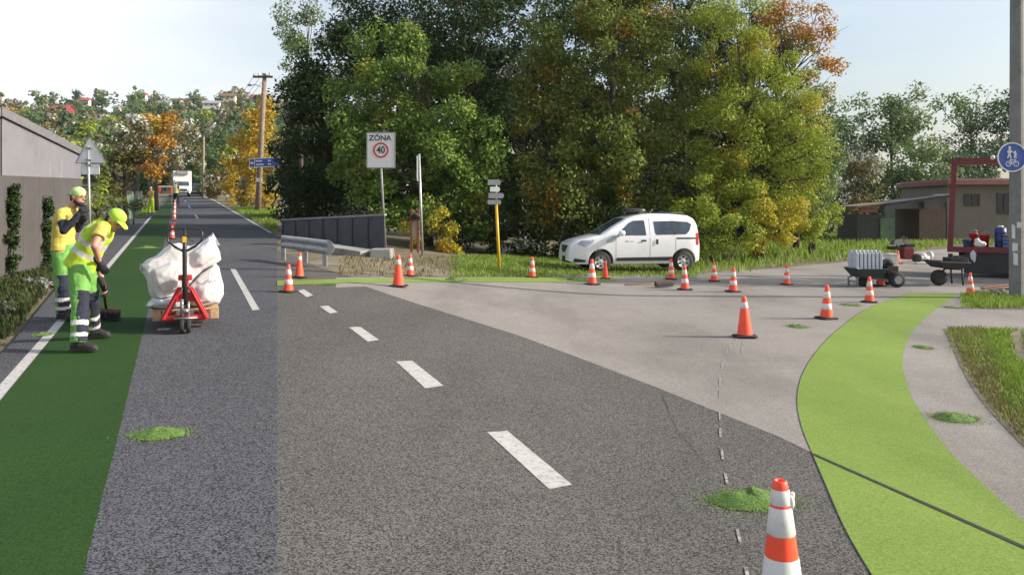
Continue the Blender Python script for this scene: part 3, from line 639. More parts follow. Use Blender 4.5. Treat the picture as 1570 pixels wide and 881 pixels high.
# flat roofed white building above the hedge
c = P(340, 243, 150); t = thing('white_building', 'long low white building with a row of windows above the right hedge', 'building', c, -.1)
w = 46/F*150; h = 15/F*150
mb = MB(); mb.box((0, 0, h/2-1), (w, 6, h+2)); mb.build('wall', M['hwall'], t); mb = MB(); mb.box((0, 0, h+.12), (w+.5, 6.5, .24)); mb.build('roof', M['groof'], t)
for k in range(6):
    f = MB(); f.box((-w*.42+k*w*.168, -3.02, h*.6), (w*.13, .1, h*.42)); fo = f.build('window', M['frame_w'], t); q = MB(); q.box((-w*.42+k*w*.168, -3.09, h*.6), (w*.115, .05, h*.34)); q.build('pane', M['win'], fo)
random.seed(9); n = 0
spots = []
for D in np.linspace(136, 425, 15):
    k = int(34*(.55+.45*D/430))
    for i in range(k):
        px = -110+i*(600/k)+random.uniform(-9, 9); DD = D+random.uniform(-9, 9); q = hill_pt(px, DD); py = HY-(q.z-H)/DD*F
        big = 1.0
        if any(abs(px-hx) < hw*.5+7 and hy_-3 < py-12 < hy_+11 for (hx, hy_, _, hw, hh, *_r) in HS) and DD < 425: continue
        spots.append((px, DD, q))
random.shuffle(spots); spots = spots[:292]
for (px, DD, q) in spots:
    me, colr_ = random.choices(protos, [3, 3, 3, 2.4, .7, 1.2, 1.6, .8])[0]
    o = bpy.data.objects.new('hillside_tree', me); COL.objects.link(o); o.location = q-Vector((0, 0, .5)); s = random.uniform(1.35, 2.4)*(.75+.25*DD/430)
    if DD > 380 and random.random() < .25: s *= 1.35
    o.scale = (s, s, s*random.uniform(.85, 1.15)); o.rotation_euler.z = random.uniform(0, 6.28)
    tag(o, colr_+' tree on the wooded hillside among the cottages', 'tree', 'trees on the hillside')
# ------------------------------------------------------------------ traffic cones
def make_cone(kind):
    """unit cone 0.70 m tall: rubber foot, tapered body, reflective collars"""
    t = thing('traffic_cone', 'x', 'traffic cone', (0, 0, 0), 0, 'traffic cones round the works')
    Hc = .70; rb, rt = .125, .034
    def rad(z): return rb+(rt-rb)*((z-.035)/(Hc-.035))
    b = MB(); s = .185; c = .05
    oc = [(-s+c, -s), (s-c, -s), (s, -s+c), (s, s-c), (s-c, s), (-s+c, s), (-s, s-c), (-s, -s+c)]
    b.prism([(x, y, 0) for x, y in oc], (0, 0, .03)); b.lathe([(rb+.03, .03), (rb+.012, .045)], n=24); b.build('base', M['rubber'], t, bevel=.004)
    body_m, bands = {'striped': ('orange', ((.20, .32), (.44, .57))), 'orange': ('orange', ((.50, .60),)), 'plain': ('orange', ()), 'white': ('orange', ((.05, .395), (.485, .595), (.605, .665)))}[kind]
    m = MB(); m.lathe([(rb, .036), (rad(.3), .3), (rad(.66), .66), (rt+.002, .675), (rt-.002, Hc-.004), (rt-.008, Hc), (rt-.014, Hc-.003), (rt-.016, Hc-.06)], n=28, cap=False); m.build('body', M['orange'], t, True)
    for z0, z1 in bands:
        q = MB(); q.lathe([(rad(z0)+.0005, z0), (rad(z0)+.003, z0+.004), (rad(z1)+.003, z1-.004), (rad(z1)+.0005, z1)], n=28, cap=False); q.build('reflective_band', M['white_band'], t, True)
    if kind == 'white':
        q = MB(); q.ball((rt+.012, -.012, .615), (.016, .02, .03)); q.ball((rt+.02, -.004, .64), (.012, .014, .016)); q.build('lamp_socket', M['white_band'], t, True)
    return t
CP = {k: make_cone(k) for k in ('striped', 'orange', 'plain', 'white')}
used = set()
CONES = [  # kind, base px, base py, top py, label
 ('white', 1201, 1000, 735, 'big white and orange cone with a lamp socket, in front of the largest green heap'),
 ('orange', 1142, 516, 454, 'orange cone with one white collar standing alone where the chalk line starts'),
 ('striped', 1267, 488, 437, 'striped cone beside the top of the curving green path'),
 ('striped', 1333, 463, 424, 'striped cone right in front of the cart of white canisters'),
 ('striped', 1488, 451, 418, 'striped cone by the rubble at the foot of the concrete pole'),
 ('striped', 1124, 447, 410, 'striped cone between the lone orange cone and the lime bush, nearer of the two there'),
 ('striped', 1095, 431, 401, 'striped cone just right of the tail of the white van'),
 ('striped', 1206, 436, 406, 'small striped cone on the asphalt in front of the meadow, left of the canister cart'),
 ('striped', 1050, 444, 407, 'striped cone lower right of the rear wheel of the van, right of the dropped broom'),
 ('striped', 1029, 428, 397, 'striped cone right in front of the rear wheel of the white van'),
 ('striped', 908, 436, 397, 'striped cone right in front of the front wheel of the white van'),
 ('plain', 928, 427, 399, 'plain orange cone at the front door of the white van'),
 ('striped', 816, 425, 394, 'striped cone standing alone between the yellow signpost and the white van'),
 ('orange', 611, 439, 391, 'mostly orange cone on the near side of the far green strip below the notice shelter'),
 ('striped', 629, 423, 390, 'striped cone on the far side of the green strip by the wooden notice shelter'),
 ('striped', 442, 447, 405, 'striped cone at the left end of the far green strip, beside the smallest lane dash'),
 ('orange', 459, 425, 388, 'mostly orange cone below the end of the guard rail'),
 ('striped', 1350, 438, 404, 'striped cone in the shade between the barrow wheel and the canister cart'),
 ('plain', 1377, 404, 384, 'plain orange cone beside the small paving machine'),
 ('striped', 264, 366, 345, 'nearest striped cone of the row along the green lane'),
 ('striped', 266, 349, 331, 'second nearest striped cone of the row along the green lane'),
 ('striped', 267, 337, 321, 'third striped cone of the row along the green lane'),
 ('striped', 267.5, 328, 314, 'fourth striped cone of the row along the green lane'),
 ('striped', 268, 321, 309, 'fifth striped cone of the row along the green lane'),
 ('striped', 268, 316, 305, 'farthest striped cone of the row along the lane, at the feet of the vested person')]
rc_ = random.Random(4)
for kind, px, py, tp, lb in CONES:
    p = at(px, py); h = (py-tp)/F*p.y; c = CP[kind]
    if kind in used: c = copy_tree(c)
    used.add(kind); k = h/.70; c.location = p+Vector((0, 0, lift(p.y, 4)-.010)); c.scale = (k*1.05, k*1.05, k) if kind != 'white' else (k*.86, k*.86, k); c.rotation_euler = (rc_.uniform(-.02, .02), rc_.uniform(-.02, .02), rc_.uniform(-.5, .5)); c['label'] = lb
CP['plain']['label'] = CP['plain']['label']
# ------------------------------------------------------------------ heaps of green granules
HEAPS = [(1150, 766, 62, 26, 'largest heap of green granules, behind the nearest cone'), (1464, 640, 31, 12, 'heap of green granules between the green path and the grass verge'),
 (1415, 532, 11, 6, 'little heap of green granules right of the green path where it narrows'), (1222, 500, 13, 4, 'flat dark heap of green granules left of the green path, below the path edge cone'),
 (1303, 467, 12, 3, 'smear of green granules between two cones at the top of the path'), (1458, 471, 8, 3.5, 'tiny heap of green granules at the top right corner of the path'),
 (695, 429, 17, 4.5, 'heap of green granules on the far strip left of the yellow signpost'), (882, 429, 15, 4, 'heap of green granules on the far strip in front of the van'),
 (245, 664, 38, 17, 'round heap of green granules on the asphalt beside the green lane'), (66, 512, 12, 6, 'small heap of green granules outside the white edge line'),
 (226, 380, 13, 5, 'small heap of green granules on the green lane short of the cones'), (497, 435, 14, 3, 'flat smear of green granules at the left of the far strip')]
for i, (px, py, hw, hh, lb) in enumerate(HEAPS):
    p = at(px, py); w = hw/F*p.y; D = (float(gd(px, py-hh*.55))-float(gd(px, py+hh*.6)))/2; h = max(.018, min(.085, w*.24)) if i not in (4, 11) else .012
    D = min(max(D, w*.55), w*1.3); t = thing('granule_heap', lb, 'granule heap', p+Vector((0, 0, lift(p.y, 3)-.010)), 0, 'heaps of green granules')
    mb = MB(); n = 44; m = 15; rows = []
    for j in range(m+1):
        r = j/m; ring = []
        for k in range(n+1):
            a = 2*math.pi*(k % n)/n; e = 1+.22*mnoise.noise((math.cos(a)*1.3+i*3.1, math.sin(a)*1.3, 0))
            x, y = w*r*e*math.cos(a), D*r*e*math.sin(a)
            z = h*max(0, (1-r**2.2))*(1+.55*mnoise.noise((x/w*1.9+i, y/D*1.7, 3.3)))+.010*mnoise.noise((x*38, y*38, i))*(1-r*.6)+.012*mnoise.noise((x*15, y*15, i))*(1-r)
            ring.append((x, y, max(z, -.002 if r > .93 else .001)))
        rows.append(ring)
    mb.grid(rows); mb.build('mound', M['granule'], t, True, fix=False)
    g = np.random.default_rng(i); k = int(min(26000, 2500+40000*w*D*4)); a = g.random(k)*6.283; rr = .62+g.exponential(.26, size=k)
    q = np.stack([w*rr*np.cos(a), D*rr*np.sin(a), np.full(k, .004)], 1); q = q[np.abs(q[:, 0]) < w*1.9]; k = len(q); s = .0014+.0026*g.random(k)
    v = np.empty((k*4, 3)); b = g.random(k)*6.28; ex = np.stack([np.cos(b), np.sin(b), .6*g.normal(size=k)], 1)*s[:, None]; ey = np.stack([-np.sin(b), np.cos(b), .6*g.normal(size=k)], 1)*s[:, None]
    v[0::4] = q-ex; v[1::4] = q+ey; v[2::4] = q+ex; v[3::4] = q-ey
    o = link('scattered_granules', quads_mesh('g', v), M['dust'], t); o['kind'] = 'stuff'
# ------------------------------------------------------------------ signs and posts
def text(name, s, size, material, parent, loc, rot, ext=.002, sx=1.0):
    c = bpy.data.curves.new(name, 'FONT'); c.body = s; c.size = size; c.align_x = 'CENTER'; c.align_y = 'CENTER'; c.extrude = ext; c.offset = size*.022
    o = bpy.data.objects.new(name, c); COL.objects.link(o); dg = bpy.context.evaluated_depsgraph_get(); dg.update(); me = bpy.data.meshes.new_from_object(o.evaluated_get(dg)); bpy.data.objects.remove(o); me.materials.clear(); me.materials.append(material); o = bpy.data.objects.new(name, me); COL.objects.link(o); o.parent = parent; o.location = loc; o.rotation_euler = rot; o.scale = (sx, 1, 1); return o
def rrect(w, h, r, n=5):
    out = []
    for cx, cy, a0 in ((w/2-r, h/2-r, 0), (-w/2+r, h/2-r, 90), (-w/2+r, -h/2+r, 180), (w/2-r, -h/2+r, 270)):
        for k in range(n+1):
            a = R(a0+90*k/n); out.append((cx+r*math.cos(a), cy+r*math.sin(a)))
    return out
def plate(mb, w, h, r, cx, cz, y0, y1): return mb.prism([(cx+x, y0, cz+z) for x, z in rrect(w, h, r)], (0, y1-y0, 0))
def disc(mb, r, cx, cz, y0, y1, n=32, ri=0):
    if not ri: return mb.prism([(cx+r*math.cos(2*math.pi*k/n), y0, cz+r*math.sin(2*math.pi*k/n)) for k in range(n)], (0, y1-y0, 0))
    for k in range(n):
        a, b = 2*math.pi*k/n, 2*math.pi*(k+1)/n; ca, sa, cb, sb = math.cos(a), math.sin(a), math.cos(b), math.sin(b)
        mb.prism([(cx+ri*ca, y0, cz+ri*sa), (cx+r*ca, y0, cz+r*sa), (cx+r*cb, y0, cz+r*sb), (cx+ri*cb, y0, cz+ri*sb)], (0, y1-y0, 0))
    return mb
RX = (R(90), 0, 0)
# zone 40
d = 27.0; b = P(591, 392, d); b.z = gzf(b.x, d); u = d/F
t = thing('zone_sign', 'white ZÓNA 40 speed zone sign on a leaning grey post beside the bridge parapet', 'road sign', b)
top = P(584, 258, d)-b; mb = MB(); mb.tube([(0, .05, -.1), (top.x, .05, top.z), (top.x-.02, .05, top.z+1.1)], [.038, .038, .038], 10); mb.build('post', M['steel'], t, True)
c = P(584, 230.5, d)-b; w, h = 44*u, 55*u
pl_ = MB(); plate(pl_, w, h, .05, c.x, c.z, -.012, 0); po = pl_.build('sign_plate', M['sign_white'], t)
q = MB(); 
for (x, z, ww, hh) in ((0, h/2-.02, w-.06, .014), (0, -h/2+.02, w-.06, .014), (-w/2+.02, 0, .014, h-.06), (w/2-.02, 0, .014, h-.06)): q.box((c.x+x, -.0145, c.z+z), (ww, .004, hh))
q.build('border', M['sign_black'], po)
q = MB(); disc(q, 12*u, c.x, c.z+.2*u, -.017, -.0125, 36, 9.2*u); q.build('red_ring', M['sign_red'], po)
text('lettering', 'ZÓNA', 11.5*u, M['sign_black'], po, (c.x-1*u, -.015, c.z+18.5*u), RX, .002, 1.02); text('lettering', '40', 14.5*u, M['sign_black'], po, (c.x, -.015, c.z+.2*u), RX, .002, .88)
# sign seen edge-on
d = 25.6; b = P(648, 404, d); b.z = gzf(b.x, d); u = d/F
t = thing('sign_post', 'grey post right of the wooden notice shelter with its sign seen edge-on', 'road sign', b)
tp = P(642.5, 236, d)-b; mb = MB(); mb.tube([(0, 0, -.1), (tp.x, 0, tp.z)], [.04, .04], 10); mb.build('post', M['steel'], t, True)
a0 = P(643, 240, d)-b; a1 = P(644.5, 278, d)-b; m_ = (a0+a1)/2
q = MB(); L = a0.z-a1.z; q.prism([(m_.x-.07+.0*k, y, m_.z+z) for k, (y, z) in enumerate([(x, zz) for x, zz in rrect(.75, L, .06)])], (.02, 0, 0)); q.build('sign_plate', M['steel_dull'], t)
q = MB(); q.box((m_.x-.03, 0, m_.z+.25), (.07, .1, .03)); q.box((m_.x-.03, 0, m_.z-.25), (.07, .1, .03)); q.build('clamp', M['steel_dull'], t)
# notice shelter
d = 26.6; b = P(636, 398, d); b.z = gzf(b.x, d); u = d/F
t = thing('notice_shelter', 'small wooden notice shelter on reddish posts with a sloping roof', 'notice board', b)
M['wood_red'] = mat('red_brown_stained_wood', (.20, .085, .05), .8, var=.25, bmp=.4)
for x in (-5, 5):
    mb = MB(); mb.box((x*u, 0, .68), (.085, .085, 1.5)); mb.build('post', M['wood_red'], t, bevel=.008)
mb = MB(); mb.box((0, -.02, .72), (.2, .03, .62)); mb.build('board', mat('weathered_board', (.3, .25, .19), .8, bmp=.4), t)
mb = MB(); mb.bar((-13*u, 0, 48*u), (1*u, 0, 58*u), .5, .04); mb.bar((1*u, 0, 58*u), (11*u, 0, 50*u), .5, .035); mb.build('roof', M['wood_dark'], t)
# tourist signpost
d = float(gd(766, 411)); b = P(766, 411, d); b.z = gzf(b.x, d); u = d/F
t = thing('tourist_signpost', 'yellow signpost with four small white and grey direction plates', 'signpost', b)
tp = P(760, 276, d)-b; mb = MB(); mb.tube([(0, 0, -.1), (P(760.8, 312, d)-b)], [.045, .04], 10); mb.build('post', M['sign_yellow'], t, True)
mb = MB(); mb.tube([(P(760.8, 312, d)-b), tp], [.036, .036], 10); mb.build('upper_post', M['steel_dull'], t, True)
M['plate_grey'] = mat('grey_plate_back', (.33, .34, .35), .5, var=.1)
for (x0, x1, y0, y1, k) in ((748, 768, 275.5, 284, 'plate_grey'), (751.5, 767, 286.5, 294, 'white'), (749, 773, 296, 304, 'plate_grey'), (748, 769, 306.5, 313.5, 'plate_grey')):
    c = P((x0+x1)/2, (y0+y1)/2, d)-b; w, h = (x1-x0)*u, (y1-y0)*u
    mb = MB(); mb.prism([(c.x-w/2, -.075, c.z-h/2), (c.x+w/2-h*.25, -.075, c.z-h/2), (c.x+w/2, -.075, c.z), (c.x+w/2-h*.25, -.075, c.z+h/2), (c.x-w/2, -.075, c.z+h/2)], (0, .02, 0))
    mb.build('direction_plate', mat('bright_white_plate', (.88, .88, .88), .3, var=.02) if k == 'white' else M[k], t)
# back of a warning sign on the left
d = 24.0; b = P(140, 378, d); b.z = gzf(b.x, d); u = d/F
t = thing('warning_sign', 'back of a triangular warning sign with a plate below it on a thin grey post', 'road sign', b)
tp = P(136, 224, d)-b; mb = MB(); mb.tube([(0, -.04, -.1), (tp.x, -.04, tp.z)], [.032, .032], 10); mb.build('post', M['steel'], t, True)
M['sign_back'] = mat('grey_white_sign_back', (.72, .74, .76), .5, var=.06, dirt=(.6, .61, .62), dscale=3)
q = MB(); tri = [P(137, 208, d)-b, P(116, 250, d)-b, P(163, 250, d)-b]; tri = [tri[0]*.96+(tri[1]+tri[2])*.02, tri[1], tri[2]]
q.prism([(p.x, .0, p.z) for p in tri], (0, .014, 0)); so = q.build('triangle_plate', M['sign_back'], t, bevel=.004)
q = MB(); e = 1.5*u
for i in range(3):
    a_, b_ = tri[i], tri[(i+1) % 3]; q.bar((a_.x, -.008, a_.z), (b_.x, -.008, b_.z), .012, .02)
q.build('rim', M['steel_dull'], so)
c = P(138.5, 259.5, d)-b; q = MB(); plate(q, 28*u, 16*u, .03, c.x, c.z, 0, .014); q.build('lower_plate', M['sign_back'], t)
q = MB()
for py in (227, 245, 253): z = (P(0, py, d)-b).z; q.box((tp.x+.015, -.035, z), (.2, .075, .03))
q.build('clamp', M['steel_dull'], t)
# wooden utility poles with the blue signboard
d = float(gd(395, 323)); b = P(395, 323, d); b.z = gzf(b.x, d); u = d/F
t = thing('utility_pole', 'tall wooden utility pole with a crossarm at the right of the straight road', 'utility pole', b, 0, 'wooden utility poles along the straight road')
tp = P(406, 113, d)-b; mb = MB(); mb.tube([(0, 0, -.3), (tp.x*.5, 0, tp.z*.5), tp], [5*u, 4.2*u, 3.3*u], 10); mb.build('pole', M['wood_pole'], t, True)
mb = MB(); z = (P(0, 118.5, d)-b).z; mb.box((tp.x-2*u, -.16, z), (30*u, .14, .16)); arm = mb.build('crossarm', M['wood_dark'], t)
for k in (-13, -6, 5, 11):
    mb = MB(); mb.lathe([(.05, 0), (.085, .05), (.06, .12), (.08, .17), (.03, .24)], (tp.x-2*u+k*u, -.16, z+.08), 10); mb.build('insulator', mat('white_porcelain', (.6, .58, .55), .25), arm, True)
mb = MB(); z = (P(0, 133, d)-b).z; mb.tube([(tp.x-1*u, -.12, z-2*u), (tp.x-10*u, -.3, z+1.5*u), (tp.x-16*u, -.5, z+1.2*u)], .04, 6); lb = mb.build('lamp_arm', M['steel_dull'], t, True)
mb = MB(); mb.ball((tp.x-19*u, -.55, z+.8*u), (4.2*u, .16, .1)); mb.build('lamp_head', M['steel_dull'], lb, True)
mb = MB(); z = (P(0, 276, d)-b).z; mb.box((1.5*u+.1, -.27, z), (9*u, .04, 6*u)); mb.build('paper_notice', M['paper'], t)
pole1_top = Vector((b.x+tp.x-2*u, b.y-.16, b.z+(P(0, 118.5, d)-b).z+.3)); u1 = u
ds = d-.35; us = ds/F; c = P(408, 249, ds)
t = thing('direction_sign', 'blue direction signboard with a white arrow, mounted on the wooden utility pole', 'road sign', c)
w, h = 52*us, 14.5*us
sk = .045
def par(mb, x0, x1, z0, z1, y, th): return mb.prism([(x0, y, z0+x0*sk), (x1, y, z0+x1*sk), (x1, y, z1+x1*sk), (x0, y, z1+x0*sk)], (0, th, 0))
mb = MB(); par(mb, -w/2, w/2, -h/2, h/2, 0, .02); po = mb.build('sign_plate', M['sign_white'], t)
mb = MB(); par(mb, -w/2+.06, w/2-.06, -h/2+.06, h/2-.06, -.006, .005); bl = mb.build('blue_field', M['sign_blue'], t)
mb = MB(); par(mb, -w/2+8*us, -w/2+8.8*us, -h/2+.06, h/2-.06, -.010, .003)
x = -w/2+4.4*us; mb.prism([(x-3*us, -.010, x*sk), (x, -.010, x*sk+2.6*us), (x, -.010, x*sk+1*us), (x+2.8*us, -.010, x*sk+1*us), (x+2.8*us, -.010, x*sk-1*us), (x, -.010, x*sk-1*us), (x, -.010, x*sk-2.6*us)], (0, .003, 0))
for (z, spans) in ((2.6*us, ((-16, -13.6), (-13.1, -11), (-10.6, -8.6), (-8.1, -6.2), (3, 5), (5.6, 7))), (-2.9*us, ((-15, -12.8), (-12.3, -10.6), (-10.1, -8.2), (-7.7, -6), (-5.5, -4), (3, 5), (5.6, 7)))):
    for x0, x1 in spans: par(mb, x0*us, x1*us, z-1.2*us, z+1.2*us, -.010, .003)
mb.build('white_marking', M['sign_white'], bl)
d = 95.0; b = gbase(311, d); u = d/F
t = thing('utility_pole', 'slimmer wooden utility pole beside the black car on the straight road', 'utility pole', b, 0, 'wooden utility poles along the straight road')
tp = P(312.5, 205, d)-b; mb = MB(); mb.tube([(0, 0, -.3), tp], [2.2*u, 1.6*u], 8); mb.build('pole', M['wood_pole'], t, True)
mb = MB(); mb.tube([(tp.x, 0, tp.z-.3), (tp.x+9*u, -.2, tp.z+.5), (tp.x+20*u, -.4, tp.z+1.3)], .12, 6); mb.tube([(tp.x, 0, tp.z-.3), (tp.x-7*u, 0, tp.z-.1)], .06, 5); mb.build('crossarm', M['steel'], t, True)
pole2_top = Vector((b.x+tp.x, b.y, b.z+tp.z))
d3 = 150.0; b3 = gbase(287, d3); t = thing('utility_pole', 'farthest thin utility pole, rising behind the white truck', 'utility pole', b3, 0, 'wooden utility poles along the straight road')
tp3 = P(288, 238, d3)-b3; mb = MB(); mb.tube([(0, 0, -.3), tp3], [.18, .12], 7); mb.build('pole', M['wood_pole'], t, True); mb = MB(); mb.box((tp3.x, 0, tp3.z-.3), (1.8, .15, .15)); mb.build('crossarm', M['wood_dark'], t)
M['cable'] = mat('black_cable', (.03, .03, .03), .6)
for k, (a, b2) in enumerate(((pole1_top+Vector((-.55, 0, 0)), pole2_top+Vector((-.35, 0, 0))), (pole1_top+Vector((.0, 0, 0)), pole2_top+Vector((.05, 0, .05))), (pole1_top+Vector((.5, 0, 0)), pole2_top+Vector((.5, -.2, .4))), (pole2_top, b3+tp3), (pole2_top+Vector((.3, 0, .2)), b3+tp3+Vector((.6, 0, -.1))))):
    mb = MB(); mid = [a.lerp(b2, s)-Vector((0, 0, 1.6*4*s*(1-s)*.5)) for s in np.linspace(0, 1, 13)]
    mb.tube(mid, .016 if k < 3 else .025, 5); tag(mb.build('power_cable', M['cable'], None, True), ('overhead cable sagging between the crossarm pole and the slimmer pole', 'overhead cable sagging between the slimmer pole and the farthest pole')[k > 2], 'cable', 'overhead cables from the crossarm pole' if k < 3 else 'overhead cables to the farthest pole')
# concrete pole on the right with round sign
d = float(gd(1556, 456)); b = P(1559, 456, d); b.z = gzf(b.x, d); u = d/F
t = thing('concrete_pole', 'thick grey concrete pole at the right with torn white notices on it', 'pole', b)
mb = MB(); n = 9; mb.ring_sweep([(0, 0, -.3), (0, 0, 9.6)], [(.15, .15), (.118, .118)], (1, 0, 0), 12); mb.build('pole', M['concrete_pole'], t, bevel=.01)
for (px, py, w, h) in ((1551.5, 378, 5, 12), (1552, 396, 4.5, 18), (1556, 345, 6, 9), (1550, 355, 3, 20)):
    c = P(px, py, d)-b; q = MB(); rr = .153-.0032*c.z; 
    xs = np.linspace(c.x-w*u/2, c.x+w*u/2, 5); rows = []
    for z in (c.z-h*u/2, c.z, c.z+h*u/2): rows.append([(float(np.clip(x, -rr*.97, rr*.97)), -math.sqrt(max(1e-6, (rr+.006)**2-min(abs(x), rr*.97)**2)), z+random.uniform(-.02, .02)) for x in xs])
    q.grid(rows); q.build('paper_notice', M['paper'], t)
ds = d-.2; us = ds/F; c = P(1552, 241, ds); t = thing('path_sign', 'round blue sign with a white adult and child above a bicycle, on the concrete pole', 'road sign', c); r = 22.5*us
q = MB(); disc(q, r, 0, 0, 0, .012, 40); q.build('sign_disc', M['sign_blue'], t); q = MB(); disc(q, r*1.005, 0, 0, -.004, .014, 40, r*.93); q.build('rim', M['sign_white'], t)
q = MB(); y0, y1 = -.004, -.001
def lim(x0, z0, x1, z1, w):
    a = Vector((x0*us, 0, z0*us)); e = Vector((x1*us, 0, z1*us)); n_ = Vector((-(e-a).z, 0, (e-a).x)).normalized()*w*us/2
    q.prism([(p.x, y0, p.z) for p in (a-n_, e-n_, e+n_, a+n_)], (0, y1-y0, 0))
disc(q, 1.9*us, -4, 0, y0, y1) if False else disc(q, 1.9*us, -4*us, 15*us, y0, y1, 14)
lim(-4, 13, -4.4, 5.5, 4.2); lim(-4.6, 6, -7.2, -1.5, 1.9); lim(-4.2, 6, -2, -1.5, 1.9); lim(-3.2, 12, -.2, 7.4, 1.5); lim(-5.5, 12, -7.4, 7, 1.5)
disc(q, 1.4*us, 4.2*us, 8.4*us, y0, y1, 12); lim(4.2, 7, 4.2, 2.8, 3); lim(4, 3, 2.6, -1.5, 1.4); lim(4.6, 3, 6, -1.5, 1.4); lim(3.2, 6.6, .4, 7.6, 1.2); lim(5.3, 6.4, 7, 3.6, 1.2)
disc(q, 4.3*us, -5.6*us, -10*us, y0, y1, 20, 3.3*us); disc(q, 4.3*us, 6*us, -10*us, y0, y1, 20, 3.3*us)
lim(-5.6, -10, -2.4, -4.6, 1); lim(-2.4, -4.6, 4.2, -4.6, 1); lim(4.2, -4.2, 6, -10, 1); lim(-2.6, -5, .4, -10, 1); lim(.4, -10, 4.4, -4.8, 1); lim(-5.6, -10, .4, -10, 1); lim(3, -3.6, 5.6, -3.2, 1); lim(-3.8, -3.6, -1.2, -3.6, 1.3)
q.build('white_emblem', M['sign_white'], t, fix=True)
# guard rail, parapet, bridge ledge
a = P(432, 371, 20.0); e = P(505, 371, 18.6); ga = gzf(a.x, a.y); ge = gzf(e.x, e.y)
t = thing('guard_rail', 'steel guard rail end with a flared tip left of the sandy bank', 'guard rail', (e.x, e.y, ge))
o = t.location; prof = [(-.16, -.02), (-.12, .05), (-.06, .05), (-.02, -.02), (.02, -.02), (.06, .05), (.12, .05), (.16, -.02)]
mb = MB(); rows = []; n_ = 22
for i in range(n_+1):
    s = i/n_; p = Vector((a.x, a.y, 0)).lerp(Vector((e.x, e.y, 0)), s); z = gzf(p.x, p.y)+.47; k = 1+(.25*max(0, s-.93)/.07); tw = max(0, s-.94)/.06
    rows.append([(p.x-o.x, p.y-dy*(1-tw*.6)-tw*.10-o.y, z+dz*k-tw*.03-o.z) for dz, dy in prof])
mb.grid(rows); r_ = mb.build('rail', M['steel'], t, True, fix=False); sd = r_.modifiers.new('s', 'SOLIDIFY'); sd.thickness = .006
mb = MB(); mb.prism([(-.02, -.12, .27), (.10, -.16, .34), (.16, -.14, .46), (.10, -.16, .60), (-.02, -.12, .66)], (0, .03, 0)); mb.build('flared_tip', M['steel'], t)
for s in (.02, .5, .9):
    p = Vector((a.x, a.y, 0)).lerp(Vector((e.x, e.y, 0)), s); mb = MB(); mb.box((p.x-o.x, p.y+.06-o.y, gzf(p.x, p.y)+.22-o.z), (.1, .07, .6)); mb.build('post', M['steel_dull'], t)
a = P(433, 350, 30.5); e = P(589, 350, 26.4)
t = thing('bridge_parapet', 'dark sheet metal bridge parapet under the trees behind the guard rail', 'parapet', (e.x, e.y, gzf(e.x, e.y))); o = t.location
M['parapet'] = mat('blue_grey_sheet_metal', (.07, .076, .09), .55, .2, var=.25, vscale=2.5, dirt=(.11, .105, .10), dscale=3, dlo=.6, dhi=.75)
zt0 = P(433, 337, 30.5).z; zt1 = P(589, 329, 26.4).z; zb = gzf(e.x, e.y)
mb = MB(); mb.prism([(a.x-o.x, a.y-o.y, -.2), (0, 0, -.2), (0, 0, zt1-o.z-.04), (a.x-o.x, a.y-o.y, zt0-o.z-.04)], (0, .03, 0)); mb.build('panel', M['parapet'], t)
mb = MB(); mb.bar((a.x-o.x, a.y-o.y, zt0-o.z), (.05, -.02, zt1-o.z), .11, .07); mb.build('top_rail', M['steel_dull'], t)
for s in np.linspace(0, 1, 8):
    p = Vector((a.x-o.x, a.y-.04-o.y, zt0-o.z)).lerp(Vector((0, -.04, zt1-o.z)), s); mb = MB(); mb.box((p.x, p.y+.01, p.z/2), (.035, .03, p.z+.1)); mb.build('post', M['parapet'], t)
a = P(480, 398, 24); e = P(602, 401, 22.6); t = thing('bridge_kerb', 'low worn concrete kerb of the bridge below the metal parapet', 'kerb', (e.x, e.y, gzf(e.x, e.y))); o = t.location
mb = MB(); s_ = 10
mb.bar((a.x-o.x, a.y-o.y, gzf(a.x, a.y)-o.z+.09), (-.7, .05, .10), .7, .24); mb.build('kerb_beam', M['concrete'], t, bevel=.03)
mb = MB(); mb.box((-.3, 0, .14), (.62, .75, .30), taper=.92); mb.build('end_block', M['concrete'], t, bevel=.03)
# ------------------------------------------------------------------ white van
M['car_white'] = mat('white_car_paint', (.80, .81, .83), .28, var=.02, coat=.6, dirt=(.68, .68, .67), dscale=1.4, dlo=.55, dhi=.85)
M['glass'] = mat('dark_car_glass', (.045, .06, .078), .06, var=.3, vscale=3, spec=.8); M['black_pl'] = mat('black_plastic_trim', (.03, .03, .032), .55, var=.2)
M['lamp'] = mat('clear_lamp_glass', (.42, .47, .55), .15, var=.3, vscale=12); M['lamp_red'] = mat('red_lamp_glass', (.42, .015, .03), .2, var=.2); M['chrome'] = mat('wheel_alloy', (.55, .56, .58), .35, .6, var=.1)
TOP = [(-1.96, .60), (-1.95, .74), (-1.90, .86), (-1.72, .95), (-1.3, 1.06), (-1.0, 1.13), (-.6, 1.38), (-.15, 1.62), (.15, 1.71), (.6, 1.765), (1.3, 1.755), (1.8, 1.71), (1.97, 1.62), (2.05, 1.48), (2.09, 1.2), (2.12, .9), (2.12, .5)]
tx = np.array([p[0] for p in TOP]); tz = np.array([p[1] for p in TOP])
def ztop(x):
    if x > 2.05: return float(np.interp(x, [2.05, 2.12], [1.48, .9]))
    return float(np.interp(x, tx, tz))
def vw(x, z):
    w = np.interp(z, [.2, .32, .5, .8, 1.05, 1.2, 1.45, 1.65, 1.78], [.78, .84, .865, .875, .865, .84, .775, .70, .60])
    if x < -1.2: w *= 1-.20*((-1.2-x)/.76)**2.2
    if x > 1.75: w *= 1-.07*((x-1.75)/.37)**2
    return float(w)
